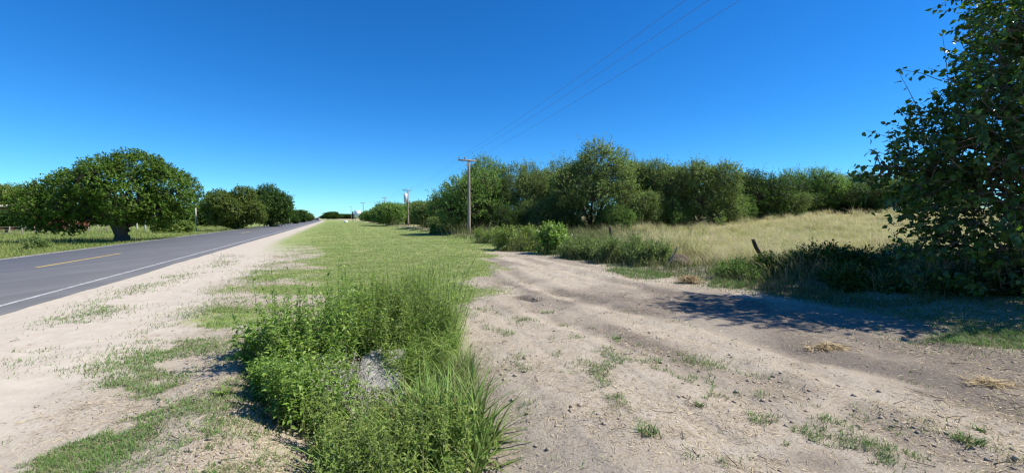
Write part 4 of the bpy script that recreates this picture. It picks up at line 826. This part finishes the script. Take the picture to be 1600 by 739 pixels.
grass_stuff('field_grass', 'tall dry beige and green feathery grass on the rising field', P, az, rng.uniform(.25, 1.1, k), fh_, .013 * sc, 3, 'field_blade')
P = scatter(60000, 12, 60, -.15, .6, lambda x, y: m_field(x, y) * (1 - m_dry(x, y)), 1.2); k = len(P); sc = np.sqrt(P[:, 1] / 16)
grass_stuff('weedy_grass', 'rank grey-green weedy grass between the fence line and the hedge', P, rz(k), rng.uniform(.2, .9, k), .6 * sc * (.3 + 1.1 * fbm(P[:, 0], P[:, 1], .6, 3)) * rng.uniform(.5, 1.2, k), .017 * sc, 2, 'fence_blade')
def m_fence(x, y): n = nn(x, y) + bend(ss(x, y)); return hollow(x, y) * np.exp(-((n - 10.1) / 1.0) ** 2)
P = scatter(120000, 8, 110, -.45, 1.3, m_fence, 1.2); k = len(P); sc = np.sqrt(P[:, 1] / 14); print('fence', k)
grass_stuff('fence_line_grass', 'rank green grass and weeds at the foot of the bank', P, rz(k), rng.uniform(.2, 1., k), (.3 + .35 * smooth(P[:, 1], 12, 22)) * sc * rng.uniform(.35, 1.2, k) * (.15 + 1.5 * smooth(fbm(P[:, 0], P[:, 1], .8, 2), .25, .75)), .014 * sc, 2, 'fence_blade')
P = scatter(9000, 9, 45, .2, 1.6, m_field, 1.2); g, gs = Geo(), Geo(); P = P[fbm(P[:, 0], P[:, 1], .35, 3) > .5]; k = len(P); print('herbs', k)
leafy(g, gs, P[:, 0], P[:, 1], .55 * rng.uniform(.6, 1.2, k), 5, .1, .03, .4, lo=True); tag(g.build('field_herbs', M['olive_leaf']), 'grey-green herbs scattered through the dry field', 'herbs', None, 'stuff')
# litter on the soil
def m_soil(x, y): n = nn(x, y); return np.where((n < -5.2) & (n > -12.5), 0, 1 - m_turf(x, y)) * (1 - .98 * m_sand(x, y)) * (.2 + .8 * smooth(fbm(x, y, 1.1, 4), .38, .6)) * (n > -5) * (n < 9.8)
P = scatter(105000, 2.5, 17, -1.3, 1.3, m_soil, 1.3); k = len(P); d = np.stack([np.cos(a := rz(k)), np.sin(a), rng.normal(0, .15, k)], -1); g = Geo(); print('litter', k)
leaves(g, P + np.array([0, 0, .004]), d, np.tile([0, 0, 1.], (k, 1)) + rng.normal(0, .3, (k, 3)), rng.uniform(.02, .1, k) * np.sqrt(P[:, 1] / 4), rng.uniform(.0025, .007, k) * np.sqrt(P[:, 1] / 4), lo=True)
tag(g.build('straw_litter', M['straw']), 'scattered bits of dry straw on the bare soil', 'straw', None, 'stuff')
def lumps(name, label, k, mat, smin, smax, mask):
    P = scatter(k, 2.5, 16, -1.3, 1.3, mask, 1.4); m = len(P); s = smin + (smax - smin) * rng.random(m) ** 5; o = np.array([[1, 0, 0], [0, 1, 0], [-1, 0, 0], [0, -1, 0], [0, 0, 1], [0, 0, -1.]])
    v = P[:, None] + o[None] * (s[:, None, None] * rng.uniform(.6, 1.3, (m, 6, 1))) * np.array([1, 1, .6]) + rng.normal(0, .2, (m, 6, 3)) * s[:, None, None]
    f = np.array([[0, 1, 4], [1, 2, 4], [2, 3, 4], [3, 0, 4], [1, 0, 5], [2, 1, 5], [3, 2, 5], [0, 3, 5]]); g = Geo(); g.add(v, None, (f[None] + np.arange(m)[:, None, None] * 6).reshape(-1, 3)); tag(g.build(name, mat), label, 'soil', None, 'stuff')
lumps('soil_crumbs', 'small crumbs and clods of soil on the dirt', 24000, M['clod'], .004, .034, lambda x, y: m_soil(x, y) * smooth(fbm(x + 60, y, 1.6, 3), .36, .6))
P = scatter(260, 2.6, 12, -1.2, 1.3, m_soil, 1.3); k = len(P); d = np.stack([np.cos(a := rz(k)), np.sin(a), rng.normal(.05, .1, k)], -1) * rng.uniform(.05, .2, (k, 1)); gs = Geo(); stems(gs, P + np.array([0, 0, .008]), P + d + np.array([0, 0, .012]), .004, .002, rng.normal(0, .012, (k, 3)))
tag(gs.build('dead_twigs', M['old_wood']), 'dark dead twigs strewn over the dirt', 'twigs', None, 'stuff')
